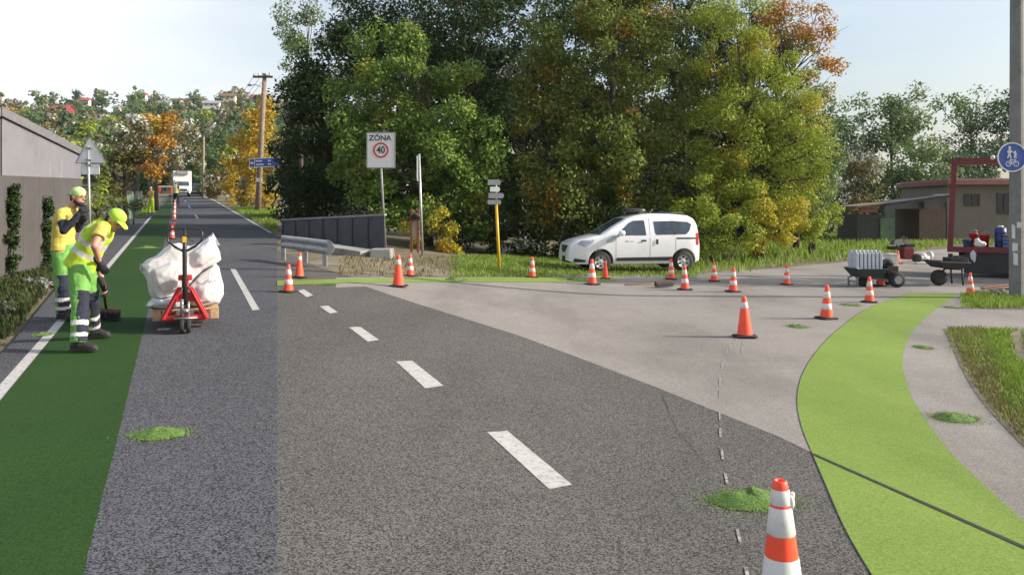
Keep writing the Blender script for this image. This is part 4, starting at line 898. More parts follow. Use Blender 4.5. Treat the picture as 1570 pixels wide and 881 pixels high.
def van():
    t = thing('parked_van', 'white passenger van with a dark roof beacon, parked on the grass under the wood', 'van')
    st = np.concatenate([np.linspace(-1.96, -1.6, 9), np.linspace(-1.5, 1.8, 34), np.linspace(1.86, 2.12, 9)])
    mb = MB(); rows = []
    for x in st:
        zt = ztop(x); zb = .24 if -1.7 < x < 1.95 else .24+.10*(max(-1.7-x, 0)/.26+max(x-1.95, 0)/.17)
        zs = list(np.linspace(zb, max(zb+.1, zt-.10), 15)); side = [(vw(x, z), z) for z in zs]
        w = side[-1][0]; e = [(w*.985, zt-.06), (w*.94, zt-.028), (w*.84, zt-.010), (w*.5, zt+.004), (0, zt+.008)]
        half = [(0, zb)]+side+e; full = half+[(-y, z) for y, z in half[-2:0:-1]]
        rows.append([(x, y, z) for y, z in full]+[(x, full[0][0], full[0][1])])
    nr = len(rows[0])-1; b = 0
    for r in rows: mb.v += [Vector(p) for p in r[:-1]]
    for i in range(len(rows)-1):
        for k in range(nr): k2 = (k+1) % nr; mb.f.append((i*nr+k, i*nr+k2, (i+1)*nr+k2, (i+1)*nr+k))
    mb.f.append(tuple(reversed(range(nr)))); mb.f.append(tuple((len(rows)-1)*nr+k for k in range(nr)))
    body = mb.build('body', M['car_white'], t, True)
    WX = (-1.0, 1.60); WR = .31
    cut = MB()
    for x in WX: cut.lathe([(.385, -1.2), (.385, 1.2)], (x, 0, .32), 36, 'y')
    co = cut.build('cutter', None); bo = body.modifiers.new('b', 'BOOLEAN'); bo.object = co; bo.operation = 'DIFFERENCE'; bo.solver = 'EXACT'
    dg = bpy.context.evaluated_depsgraph_get(); dg.update(); me = bpy.data.meshes.new_from_object(body.evaluated_get(dg)); body.modifiers.clear(); body.data = me
    bpy.data.objects.remove(co)
    me.set_sharp_from_angle(angle=R(38))
    if not me.materials: me.materials.append(M['car_white'])
    for s in (1, -1):
        def side(name, poly, m, off=.006, parent=t, thick=.012):
            zs = sorted(set(list(np.linspace(min(p[1] for p in poly), max(p[1] for p in poly), 9))+[p[1] for p in poly])); q = MB(); rows = []
            for z in zs:
                xs = []
                for (x0, z0), (x1, z1) in zip(poly, poly[1:]+poly[:1]):
                    if min(z0, z1)-1e-9 <= z <= max(z0, z1)+1e-9:
                        if abs(z1-z0) < 1e-9: xs += [x0, x1]
                        else: xs.append(x0+(x1-x0)*(z-z0)/(z1-z0))
                if xs:
                    a, c = min(xs), max(xs); rows.append([(x, -s*(vw(x, z)+off), z) for x in np.linspace(a, c, 12)])
            q.grid(rows); o = q.build(name, m, parent, True, fix=False); return o
        side('window', [(-.50, 1.10), (-.34, 1.28), (-.13, 1.47), (.02, 1.54), (.37, 1.555), (.41, 1.10)], M['glass'])
        w2 = side('window', [(.66, 1.52), (1.22, 1.53), (1.28, 1.12), (.74, 1.11), (.69, 1.17)], M['glass'])
        side('window', [(1.30, 1.53), (1.76, 1.50), (1.87, 1.43), (1.79, 1.24), (1.68, 1.13), (1.33, 1.12)], M['glass'])
        side('window_frame', [(1.21, 1.535), (1.31, 1.535), (1.34, 1.115), (1.27, 1.115)], M['black_pl'], .009)
        side('side_moulding', [(-.52, .43), (1.22, .45), (1.22, .33), (-.55, .33)], M['black_pl'], .012)
        side('sliding_rail', [(1.36, 1.03), (2.02, 1.03), (2.02, .985), (1.36, .985)], M['black_pl'], .006)
        for x0, x1, z0, z1 in ((.52, .53, .36, 1.62), (1.335, 1.345, .42, .98), (-.55, -.54, .36, 1.10), (-.54, .52, .345, .352)): side('door_gap', [(x0, z0), (x1, z0), (x1, z1), (x0, z1)], M['black_pl'], .003)
        for x0, x1, z0, z1 in ((.24, .40, .91, .965), (.70, .78, .83, .98)): side('door_handle', [(x0, z0), (x1, z0), (x1, z1), (x0, z1)], M['black_pl'], .025)
        side('tail_lamp', [(2.0, .80), (2.09, .80), (2.085, 1.17), (1.995, 1.17)], M['lamp_red'], .008)
        side('headlamp', [(-1.74, .84), (-1.62, .955), (-1.22, .975), (-1.25, .88), (-1.48, .76)], M['lamp'], .008)
        side('fender_panel', [(-.85, .87), (-.62, .90), (-.45, 1.07), (-.60, 1.09), (-.86, .95)], mat('blue_grey_decal', (.36, .44, .48), .35), .004)
        for k, (x0, x1, z0, z1) in enumerate(((-.26, -.14, .90, .945), (-.11, .02, .905, .93))): side('door_logo', [(x0, z0), (x1, z0), (x1, z1), (x0, z1)], mat('grey_logo', (.42, .43, .47), .4), .004)
        side('front_bumper', [(-1.84, .30), (-1.5, .30), (-1.45, .36), (-1.80, .42)], M['black_pl'], .01)
        q = MB(); q.ball((-.40, -s*.99, 1.17), (.10, .10, .085), e=.7); q.bar((-.44, -s*.85, 1.11), (-.40, -s*.95, 1.14), .05, .05); mi = q.build('wing_mirror', M['car_white'], t, True)
        for x in WX:
            q = MB(); q.lathe([(.20, -.10), (.295, -.10), (WR, -.07), (WR, .07), (.295, .10), (.20, .10)], (x, -s*.76, WR), 32, 'y', False); ty = q.build('wheel', M['rubber'], t, True)
            q = MB(); q.lathe([(.205, .07), (.20, .085), (.18, .06), (.05, .075), (.001, .09)], (x, -s*.76, WR), 28, 'y', False) if s < 0 else q.lathe([(.205, -.07), (.20, -.085), (.18, -.06), (.05, -.075), (.001, -.09)], (x, -s*.76, WR), 28, 'y', False)
            q.build('rim', M['chrome'], ty, True)
            q = MB()
            for k in range(6):
                a = 2*math.pi*(k+.5)/6; q.lathe([(.036, -.004), (.036, .004)], (x+.125*math.cos(a), -s*(.76+.071), WR+.125*math.sin(a)), 10, 'y')
            q.build('rim_spoke_gap', M['black_pl'], ty)
            q = MB(); q.lathe([(.375, -.2), (.375, .0)], (x, -s*.72, .32), 28, 'y') if s > 0 else q.lathe([(.375, 0), (.375, .2)], (x, -s*.72, .32), 28, 'y'); 
    q = MB(); rows = []
    for x in np.linspace(-1.02, -.18, 10):
        hw = np.interp(x, [-1.02, -.18], [.74, .58]); rows.append([(x-.006, hw*k, ztop(x)+.012-.035*abs(k)**4) for k in np.linspace(-1, 1, 13)])
    q.grid(rows); q.build('windscreen', M['glass'], t, True, fix=False)
    q = MB(); q.grid([[(-1.972+.12*(abs(y)/.62)**2.4+.015*(z-.6), y, z) for y in np.linspace(-.60, .60, 13)] for z in (.58, .68, .80)]); q.build('grille', M['black_pl'], t, True, fix=False)
    q = MB(); q.grid([[(-1.975+.12*(abs(y)/.62)**2.4, y, z) for y in np.linspace(-.62, .62, 13)] for z in (.28, .36, .46)]); q.build('lower_grille', M['black_pl'], t, True, fix=False)
    q = MB(); q.box((-1.985, 0, .52), (.02, .50, .10)); q.build('number_plate', M['sign_white'], t)
    q = MB(); q.box((.28, 0, 1.80), (.5, .30, .05)); q.ball((.28, 0, 1.86), (.34, .42, .065), e=.6); q.build('roof_beacon', mat('smoky_beacon', (.05, .05, .055), .3), t, True)
    q = MB(); q.tube([(.75, .55, 1.80), (1.7, .52, 1.77)], .018, 6); q.tube([(.75, -.55, 1.80), (1.7, -.52, 1.77)], .018, 6); q.build('roof_bar', M['black_pl'], t, True)
    q = MB(); q.box((.3, 0, .34), (2.4, 1.4, .16)); q.build('underbody', M['black_pl'], t)
    return t
v = van(); p = at(958, 414.5); v.location = p+Vector((0, 0, .02)); v.rotation_euler.z = R(9); kv = 203/F*p.y/4.08*.985; v.scale = (kv, kv, kv)
# ------------------------------------------------------------------ lorry and car far along the straight road
def small_wheel(mb, c, r, w): return mb.lathe([(r*.6, -w/2), (r*.95, -w/2), (r, -w*.35), (r, w*.35), (r*.95, w/2), (r*.6, w/2)], c, 18, 'x')
p = at(279.5, 302); sc = 29/F*p.y/2.45*.92
t = thing('box_lorry', 'white box lorry facing the camera far along the straight road', 'lorry', p, R(23)); t.scale = (sc,)*3
q = MB(); q.box((0, 3.4, 2.25), (2.45, 5.2, 2.9)); q.build('cargo_box', M['hwall'], t, bevel=.05)
q = MB(); rows = []
for z, w, y in ((.55, 1.08, .05), (.9, 1.1, -.05), (1.35, 1.1, -.05), (1.5, 1.08, 0), (2.25, .98, .30), (2.42, .95, .42)): rows.append([(-w, .8, z), (-w, y+.12, z), (-w*.9, y, z), (0, y-.06, z), (w*.9, y, z), (w, y+.12, z), (w, .8, z)])
q.grid(rows); q.poly([rows[-1][i] for i in range(7)]); q.build('cab', M['car_white'], t)
q = MB(); q.grid([[(-.93, .015, 1.55), (0, -.055, 1.55), (.93, .015, 1.55)], [(-.86, .27, 2.2), (0, .21, 2.2), (.86, .27, 2.2)]]); q.build('windscreen', M['glass'], t, fix=False)
q = MB(); q.box((0, -.13, 1.0), (1.2, .05, .32)); q.box((0, -.13, .62), (1.7, .06, .14)); q.build('grille', M['black_pl'], t)
q = MB(); q.box((0, .9, 3.45), (1.5, .8, .5)); q.build('refrigerator', M['steel_dull'], t, bevel=.05)
for s in (-1, 1):
    q = MB(); q.box((s*.88, -.09, .92), (.32, .06, .22)); q.build('headlight', M['lamp'], t)
    q = MB(); q.box((s*1.3, .1, 1.75), (.18, .14, .5)); q.build('wing_mirror', M['black_pl'], t)
    for y in (.6, 4.6):
        q = MB(); small_wheel(q, (s*.95, y, .4), .4, .28); q.build('wheel', M['rubber'], t, True)
p = at(298, 300.6); sc = 24/F*p.y/1.85*.92
t = thing('dark_car', 'dark estate car driving away beside the white lorry', 'car', p, R(21)); t.scale = (sc,)*3
M['car_dark'] = mat('dark_blue_car_paint', (.045, .05, .065), .3, coat=.6)
q = MB(); rows = []
for y, zt, w, wt in ((0, .95, .86, .8), (.05, 1.1, .9, .8), (.3, 1.5, .91, .66), (.6, 1.6, .91, .64), (2.0, 1.6, .91, .66), (2.7, 1.15, .9, .72), (3.6, 1.0, .88, .75), (4.1, .7, .8, .7)):
    half = [(w*.9, .25), (w, .45), (w, .9 if zt > .95 else zt-.1), (wt, zt-.06), (wt*.85, zt)]; rows.append([(x, y, z) for x, z in half]+[(-x, y, z) for x, z in half[::-1]])
q.grid([r+[r[0]] for r in rows]); q.poly(rows[0]); q.poly(rows[-1]); q.build('body', M['car_dark'], t, True)
q = MB(); q.poly([(-.70, .085, 1.15), (.70, .085, 1.15), (.58, .27, 1.46), (-.58, .27, 1.46)]); q.build('rear_window', M['glass'], t)
for s in (-1, 1):
    q = MB(); q.box((s*.8, .0, .95), (.16, .06, .3)); q.build('tail_light', M['lamp_red'], t)
    for y in (.75, 3.3):
        q = MB(); small_wheel(q, (s*.78, y, .31), .31, .2); q.build('wheel', M['rubber'], t, True)
q = MB(); q.box((0, -.03, .62), (.5, .03, .11)); q.build('number_plate', M['sign_white'], t)
q = MB(); q.box((0, -.01, .4), (1.6, .08, .18)); q.build('bumper', M['black_pl'], t)
# ------------------------------------------------------------------ flat bed trailer with the red gantry
M['red_dark'] = mat('dark_red_painted_steel', (.155, .02, .026), .5, var=.2, dirt=(.10, .03, .025), dscale=4, dlo=.55, dhi=.75); M['dark_steel'] = mat('dark_chassis_steel', (.03, .03, .033), .7, var=.3)
d = float(gd(1470, 425)); b = P(1500, 426, d); b.z = gzf(b.x, d); u = d/F
t = thing('flatbed_truck', 'dark flatbed truck with a dark red gantry frame, reaching in behind the concrete pole', 'truck', b)
def Q(px, py, off=0): return P(px, py, d+off)-b
fl = Q(1452, 380).z; x0 = Q(1452, 0).x; x1 = x0+5.2
mb = MB(); mb.box(((x0+x1)/2, 1.1, fl-.05), (x1-x0, 2.3, .12)); mb.build('load_bed', mat('bed_boards', (.07, .065, .06), .7, bmp=.4), t, bevel=.01)
mb = MB(); mb.box(((x0+x1)/2, -.07, fl-.05), (x1-x0, .04, .16)); mb.build('side_rail', M['red_dark'], t)
gx = Q(1459, 0).x
for y in (.02,):
    mb = MB(); mb.bar((gx-.06, y, fl-.12), (Q(1464, 0).x-.02, y, Q(0, 243).z), .17, .2, (0, 1, 0)); mb.build('gantry_post', M['red_dark'], t)
    mb = MB(); mb.box(((gx+x1)/2, y, Q(0, 247).z), (x1-gx, .16, .19)); mb.build('gantry_beam', M['red_dark'], t)
mb = MB(); mb.ball((Q(1521.5, 0).x, -.1, Q(0, 242.5).z), .07); mb.build('lamp', M['sign_white'], t, True)
mb = MB(); mb.box(((x0+x1)/2+.5, 1.1, fl-.28), (x1-x0-1.2, 1.3, .42)); mb.build('chassis', M['dark_steel'], t)
mb = MB(); mb.box((Q(1518, 0).x, .22, fl-.42), (1.5, .5, .62)); mb.build('tool_box', M['dark_steel'], t, bevel=.02)
for xx in (1560, 1630):
    for y in (.25, 1.95):
        mb = MB(); mb.lathe([(.2, -.14), (.40, -.14), (.43, -.1), (.43, .1), (.40, .14), (.2, .14)], (Q(xx, 0).x, y, .43), 24, 'y'); mb.build('wheel', M['rubber'], t, True)
mb = MB(); mb.box((Q(1478, 0).x, .5, fl-.33), (.3, .12, .35)); mb.build('support_leg', M['dark_steel'], t)
mb = MB(); mb.ball((Q(1492, 0).x, -.06, fl-.20), (.09, .05, .17)); mb.ball((Q(1490, 0).x+.07, -.06, fl-.3), (.045, .04, .12)); mb.build('hanging_rag', M['paper'], t, True)
mb = MB(); mb.box((x1+1.3, 1.1, 1.45), (1.9, 2.3, 2.3)); mb.build('cab', mat('red_cab_paint', (.3, .03, .03), .4), t, bevel=.1)
t.scale = (.86, 1, 1); t.rotation_euler.z = R(-29)
# load on the bed
M['blue_pl'] = mat('dark_blue_plastic', (.02, .045, .16), .45, var=.15); M['red_pl'] = mat('red_plastic', (.52, .03, .03), .45, var=.1); M['ltblue'] = mat('faded_blue_plastic', (.12, .2, .38), .6)
def W(px, py, off):
    q = P(px, py, d+off)-b; q.x *= .86; return b+Matrix.Rotation(R(-29), 3, 'Z') @ q
c = W(1513, 0, .7); t2 = thing('barrel', 'dark blue barrel with a white lid on the flatbed', 'barrel', (c.x, c.y, b.z+fl+.012)); r = 8*u
mb = MB(); mb.lathe([(r*.92, 0), (r, .05), (r, .19), (r*1.04, .2), (r*1.04, .23), (r, .24), (r, .40), (r*1.04, .41), (r*1.04, .44), (r, .45), (r*.96, .56)], n=24); mb.build('body', M['blue_pl'], t2, True); mb = MB(); mb.lathe([(r*.5, .56), (r*.5, .60), (r*.4, .62)], n=18); mb.build('lid', M['sign_white'], t2, True)
for k, (px, off, colr_, w, h, lb) in enumerate(((1479, .45, 'red_pl', 6, .40, 'red bucket left of the other load on the flatbed'), (1492, .6, 'red_pl', 7, .36, 'red bucket next to the blue barrel on the flatbed'), (1531, .5, 'steel_dull', 8, .36, 'grey drum right of the blue barrel on the flatbed'), (1472, .35, 'ltblue', 6, .22, 'faded blue tub at the left end of the flatbed'))):
    c = W(px, 0, off); t2 = thing('bucket', lb, 'bucket', (c.x, c.y, b.z+fl+.012)); r = w*u
    mb = MB(); mb.lathe([(r*.78, 0), (r*.98, h*.93), (r*1.05, h*.93), (r*1.05, h), (r*.95, h), (r*.76, .03)], n=20, cap=True); mb.build('body', M[colr_], t2, True)
    mb = MB(); mb.tube([(-r, 0, h*.95), (-r*.7, -.05, h*1.15), (0, -.08, h*1.25), (r*.7, -.05, h*1.15), (r, 0, h*.95)], .008, 5); mb.build('handle', M['steel'], t2, True)
c = W(1500, 0, .1); t2 = thing('sack', 'pale slumped sack leaning by the red bucket on the flatbed', 'sack', (c.x, c.y, b.z+fl+.012)); mb = MB(); mb.ball((0, 0, .09), (.17, .1, .09), e=.8); mb.ball((-.07, .03, .18), (.08, .07, .09)); vbuild(mb, 'body', M['paper'], t2, .02, 3, False, .012, 12)
c = W(1548, 0, .3); t2 = thing('crate', 'pale blue crate partly behind the concrete pole on the flatbed', 'crate', (c.x, c.y, b.z+fl+.012))
mb = MB()
for z in (.05, .15, .25): mb.box((0, -.2, z), (.5, .02, .07)); mb.box((0, .2, z), (.5, .02, .07)); mb.box((-.25, 0, z), (.02, .4, .07)); mb.box((.25, 0, z), (.02, .4, .07))
mb.box((0, 0, .02), (.48, .38, .03)); mb.build('body', M['ltblue'], t2)
# ------------------------------------------------------------------ barrow by the truck
b2 = at(1441, 437); u2 = b2.y/F
def tyre(mb, x, y, r, w): return mb.lathe([(r*.55, -w/2), (r*.92, -w/2), (r, -w*.3), (r, w*.3), (r*.92, w/2), (r*.55, w/2)], (x, y, r), 22, 'y')
t = thing('motor_barrow', 'dark motor barrow with a shallow tray standing in the shade before the truck', 'barrow', b2)
mb = MB(); r = 12*u2; tyre(mb, -3*u2, -.05, r, .14); wv = mb.build('wheel', M['rubber'], t, True); mb = MB(); mb.lathe([(.1, -.06), (.1, .06)], (-3*u2, -.05, r), 14, 'y'); mb.build('hub', M['steel_dull'], wv)
mb = MB(); z = 27*u2
mb.v = [Vector(p) for p in ((-4*u2, -.3, z), (30*u2, -.3, z), (30*u2, .3, z), (-4*u2, .3, z), (-13*u2, -.42, z+10*u2), (34*u2, -.42, z+8*u2), (34*u2, .42, z+8*u2), (-13*u2, .42, z+10*u2))]
mb.f = [(3, 2, 1, 0), (0, 1, 5, 4), (1, 2, 6, 5), (2, 3, 7, 6), (3, 0, 4, 7)]; o = mb.build('tray', M['dark_steel'], t); o.modifiers.new('s', 'SOLIDIFY').thickness = .02
mb = MB(); mb.tube([(-3*u2, 0, r), (8*u2, 0, z-.02), (30*u2, 0, z-.04), (52*u2, .2, z+7*u2)], .03, 7); mb.tube([(25*u2, .25, z), (27*u2, .25, .02)], .025, 6); mb.tube([(25*u2, -.25, z), (27*u2, -.25, .02)], .025, 6); mb.build('frame', M['dark_steel'], t, True)
mb = MB(); mb.box((24*u2, 0, z+9*u2), (.45, .4, .22)); mb.box((29*u2, 0, z+14*u2), (.22, .26, .14), taper=.8); mb.lathe([(.06, 0), (.06, .12)], (18*u2, .05, z+14*u2), 10); mb.build('engine', M['dark_steel'], t, bevel=.02)
# ------------------------------------------------------------------ canister cart
b2 = at(1338, 438.5); u2 = b2.y/F
t = thing('motor_barrow', 'dark motor barrow carrying a row of white canisters, with thick tyres on its right', 'barrow', b2)
zt = (438.5-412)*u2
mb = MB(); mb.v = [Vector(p) for p in ((-26*u2, -.28, zt-12*u2), (8*u2, -.28, zt-12*u2), (8*u2, .28, zt-12*u2), (-26*u2, .28, zt-12*u2), (-35*u2, -.38, zt+1*u2), (13*u2, -.38, zt+1*u2), (13*u2, .38, zt+1*u2), (-35*u2, .38, zt+1*u2))]
mb.f = [(3, 2, 1, 0), (0, 1, 5, 4), (1, 2, 6, 5), (2, 3, 7, 6), (3, 0, 4, 7)]; o = mb.build('tray', mat('dark_green_steel', (.025, .04, .03), .6), t); o.modifiers.new('s', 'SOLIDIFY').thickness = .02
mb = MB(); mb.box((-11*u2, 0, zt-4.6*u2), (38*u2, .58, 2*u2)); mb.build('shelf', M['wood_dark'], t)
for s, y in ((1, -.3), (1, .3)):
    mb = MB(); tyre(mb, 28*u2, y, 11.5*u2, .17); w_ = mb.build('wheel', M['rubber'], t, True); mb = MB(); mb.lathe([(.1, -.09), (.1, .09)], (28*u2, y, 11.5*u2), 14, 'y'); mb.build('hub', M['steel_dull'], w_)
mb = MB(); tyre(mb, -15*u2, 0, 7.5*u2, .14); mb.build('wheel', M['rubber'], t, True)
mb = MB(); mb.tube([(-30*u2, -.25, 0), (-31*u2, -.25, 12*u2), (-26*u2, -.2, zt-11*u2)], .028, 6); mb.tube([(-30*u2, .25, 0), (-31*u2, .25, 12*u2), (-26*u2, .2, zt-11*u2)], .028, 6); mb.tube([(-29*u2, -.25, 7*u2), (-29*u2, .25, 7*u2)], .02, 6); mb.tube([(-26*u2, 0, zt-12*u2), (30*u2, 0, 11*u2)], .04, 6); mb.tube([(-38*u2, -.3, zt+4*u2), (-26*u2, -.3, zt)], .02, 6); mb.build('frame', M['steel_dull'], t, True)
mb = MB(); mb.box((25*u2, 0, 23*u2), (17*u2, .42, 17*u2)); mb.ball((21*u2, -.05, 36*u2), (9*u2, .22, 6*u2)); mb.box((33*u2, 0, 17*u2), (8*u2, .3, 9*u2)); mb.tube([(14*u2, -.2, 30*u2), (10*u2, -.22, 36*u2), (17*u2, -.2, 42*u2)], .025, 6); mb.build('engine', M['dark_steel'], t, bevel=.015)
mb = MB(); mb.box((24*u2, -.225, 22*u2), (6*u2, .02, 7*u2)); mb.build('engine_cover', M['red_dark'], t)
M['canister'] = mat('translucent_white_plastic', (.44, .46, .54), .4, var=.06); CA = None
for k in range(7):
    for j in range(2):
        x = b2.x+(-30+k*6.0)*u2; y = b2.y-.14+j*.26
        if CA is None:
            CA = thing('canister', 'white plastic canister standing in the row on the motor barrow', 'canister', (0, 0, 0), 0, 'canisters on the motor barrow')
            mb = MB(); w = 4.7*u2; h = 28*u2; mb.box((0, 0, h/2), (w, .22, h)); mb.build('body', M['canister'], CA, bevel=.018)
            mb = MB(); mb.lathe([(.025, h), (.025, h+.05), (.02, h+.055)], (-.01, -.05, 0), 12); mb.build('cap', M['sign_white'], CA, True); mb = MB(); mb.tube([(0, -.02, h), (0, 0, h+.045), (0, .07, h+.045), (0, .09, h)], .011, 6); mb.build('handle', M['canister'], CA, True); c = CA
        else: c = copy_tree(CA)
        c.location = (x, y, b2.z+zt-3.5*u2+.012)
# paving machine behind, with sack and plank
b2 = at(1381, 402); u2 = b2.y/F
t = thing('paving_machine', 'small red and black paving machine with a wheel, at the edge of the meadow', 'machine', b2)
mb = MB(); mb.box((8*u2, 0, 14*u2), (16*u2, .5, 18*u2)); mb.build('engine', M['red_dark'], t, bevel=.03)
mb = MB(); mb.box((-6*u2, .05, 22*u2), (20*u2, .5, 5*u2)); mb.box((10*u2, 0, 26*u2), (14*u2, .45, 5*u2)); mb.tube([(-8*u2, -.2, 22*u2), (-14*u2, -.2, 34*u2), (-8*u2, -.2, 38*u2)], .03, 6); mb.build('frame', M['dark_steel'], t)
mb = MB(); mb.box((-8*u2, -.1, 31*u2), (.4, .35, .2), taper=.7); mb.tube([(-4*u2, -.1, 34*u2), (2*u2, -.1, 40*u2), (8*u2, -.1, 35*u2)], .025, 6); mb.box((5*u2, -.1, 31*u2), (.2, .2, .16), taper=.8); mb.build('hopper_lid', mat('olive_grey_cover', (.13, .13, .11), .7), t, False, bevel=.02)
for x, r in ((20, 7), (-12, 5.5)):
    mb = MB(); tyre(mb, x*u2, -.22, r*u2, .14); mb.build('wheel', M['rubber'], t, True)
b3 = at(1416, 400); t = thing('sack', 'white plastic sack slumped on the asphalt behind the motor barrow', 'sack', b3); u3 = b3.y/F
mb = MB(); mb.ball((-2*u3, 0, 4.5*u3), (12*u3, .22, 5*u3)); mb.ball((10*u3, 0, 9*u3), (4.5*u3, .12, 6.5*u3)); mb.ball((0, 0, 7*u3), (7*u3, .15, 5*u3)); vbuild(mb, 'body', M['paper'], t, .025, 3, False, .03, 9)
q = at(1416, 404.5); t = thing('white_board', 'flat white board lying in front of the white plastic sack', 'board', q); mb = MB(); mb.box((0, 0, .035), (23*u3, .25, .05)); mb.build('board', M['sign_white'], t)
# second white cube container on the barrow side
b4 = at(1367, 412); t = thing('white_tub', 'white square tub behind the engine of the canister barrow', 'tub', b4); u4 = b4.y/F
mb = MB(); mb.box((0, 0, 11*u4), (12*u4, .35, 22*u4), taper=1.12); mb.build('body', M['sign_white'], t, bevel=.02); mb = MB(); mb.box((0, 0, 22.6*u4), (14*u4, .42, 1.4*u4)); mb.build('lid', M['sign_white'], t)
# rubble and planks at the pole
for k, (px, py, ang, L, m_, lb) in enumerate(((1532, 448, .12, .85, 'wood', 'reddish plank lying on rubble left of the concrete pole'), (1524, 450, -.1, .6, 'wood_dark', 'short dark plank under the reddish plank left of the concrete pole'))):
    q = at(px, py); t = thing('plank', lb, 'plank', q+Vector((0, 0, .05 if k else .11)), ang); mb = MB(); mb.box((0, 0, .03), (L, .12, .05), Matrix.Rotation(-.1, 3, 'Y')); mb.build('board', mat('reddish_wood', (.28, .13, .08), .8) if k == 0 else M[m_], t)
for k, (px, py, s, lb) in enumerate(((1507, 451, .10, 'white rubble lump right of the cone by the pole'), (1535, 453, .13, 'larger white rubble lump in front of the planks'), (1519, 454, .07, 'small white rubble lump left of the larger one'))):
    q = at(px, py); t = thing('rubble_lump', lb, 'rubble'); t.location = q; mb = MB(); mb.ball((0, 0, s*.4), (s*1.5, s, s*.6), e=.8); mb.ball((s*.7, 0, s*.3), (s*.7, s*.6, s*.4)); vbuild(mb, 'lump', M['stone'], t, .02, 1, False, .03, 14)
# dropped broom near the van
q = at(1000, 440); u5 = q.y/F; t = thing('broom', 'wooden broom lying on the asphalt in front of the white van', 'broom', q+Vector((0, 0, .02)))
mb = MB(); mb.tube([(-42*u5, .1, .03), (14*u5, 0, .06)], .018, 6); mb.build('handle', M['wood'], t, True); mb = MB(); mb.box((18*u5, -.02, .09), (.5, .10, .07), Matrix.Rotation(.35, 3, 'Z')); mb.build('head', M['wood_dark'], t)
mb = MB(); mb.box((17*u5, -.09, .04), (.46, .12, .07), Matrix.Rotation(.35, 3, 'Z')); mb.build('bristles', M['rubber'], t)
# ------------------------------------------------------------------ sheds and the house on the right
d = 52.0; a = P(1420, 350, d); e = P(1650, 350, d-3)
M['house_wall'] = mat('beige_grey_render', (.165, .147, .122), .9, var=.1, vscale=1.5, dirt=(.15, .135, .115), dscale=.8, dlo=.5, dhi=.8); M['red_trim'] = mat('red_roof_edge', (.20, .075, .07), .7, var=.2); M['rust'] = mat('rusty_sheet', (.20, .12, .085), .75, var=.35, vscale=3); M['shed_green'] = mat('faded_green_boards', (.09, .15, .09), .8, var=.2); M['brick'] = mat('dull_brick', (.26, .12, .07), .9, var=.3, vscale=8)
t = thing('beige_house', 'beige flat roofed house with a red roof edge behind the flatbed truck', 'house', (a.x, a.y, 0)); u = d/F
zt = P(0, 283, d).z; L = 15.0
x1 = P(1452, 0, d).x-a.x
mb = MB(); mb.box((L/2+x1, 3, zt/2-.1), (L, 6, zt+.2)); mb.build('wall', M['house_wall'], t)
zl = P(0, 309, d).z; mb = MB(); mb.box((x1/2-.02, 3, zl/2-.1), (x1, 5.6, zl+.2)); mb.build('lower_wing', M['house_wall'], t)
mb = MB(); mb.box((L/2+x1, 2.9, zt+.12), (L+.5, 6.9, .28)); ro = mb.build('roof', M['red_trim'], t)
mb = MB(); mb.box((L/2+x1, 2.9, zt+.32), (L+.1, 6.5, .14)); mb.build('roof_cap', mat('pale_red_sheet', (.26, .15, .135), .7), ro)
for (x0, x1_, y0, y1) in ((1479, 1501, 298, 315), (1529, 1549, 297, 327), (1580, 1606, 298, 318)):
    c = P((x0+x1_)/2, (y0+y1)/2, d)-t.location; w = (x1_-x0)*u; h = (y1-y0)*u
    mb = MB()
    for dx, dz, ww, hh in ((-w/2, 0, .07, h), (w/2, 0, .07, h), (0, 0, .06, h), (0, -h/2, w+.07, .07), (0, h/2, w+.07, .07)): mb.box((c.x+dx, -.03, c.z+dz), (ww, .08, hh))
    fo = mb.build('window', M['wood_dark'], t); mb = MB(); mb.box((c.x, -.012, c.z), (w, .02, h)); mb.build('pane', M['win'], fo)
d = 50.0; u = d/F; o = P(1382, 352, d); o.z = 0
t = thing('garden_shed', 'dark open shed with a rusty sloping roof and green doors, left of the beige house', 'shed', o)
def S(px, py): q = P(px, py, d)-o; return q
mb = MB(); mb.box((S(1430, 0).x, 1.6, S(0, 322).z/2), (40*u, 3.2, S(0, 318).z)); mb.build('dark_wall', M['wood_dark'], t)
mb = MB(); mb.box((S(1336, 0).x, 1.5, S(0, 332).z/2), (44*u, 3.0, S(0, 325).z)); mb.build('wall', mat('dark_shed_boards', (.045, .05, .045), .85, var=.3), t)
mb = MB(); mb.box((S(1360, 0).x, -.04, S(0, 336).z/2), (22*u, .06, S(0, 328).z-.2)); mb.build('door', M['shed_green'], t)
mb = MB(); mb.box((S(1332, 0).x, -.05, S(0, 321.5).z), (26*u, .06, 8*u)); mb.build('brick_panel', M['brick'], t)
mb = MB(); mb.bar((S(1310, 0).x, 1.4, S(0, 317).z), (S(1360, 0).x, 1.4, S(0, 311.5).z), 3.6, .09); mb.build('roof', M['rust'], t)
mb = MB(); mb.bar((S(1352, 0).x, 1.4, S(0, 314).z), (S(1456, 0).x, 1.4, S(0, 300).z), 3.8, .16); mb.build('dark_roof', mat('tarred_roof', (.03, .03, .032), .9), t)
mb = MB(); mb.box((S(1440, 0).x, -.25, S(0, 299).z), (24*u, .3, .12)); mb.build('roof_edge', M['steel_dull'], t)
mb = MB(); mb.box((S(1409, 0).x, -.1, S(0, 332).z/2), (.14, .14, S(0, 318).z)); mb.build('post', M['wood_dark'], t)
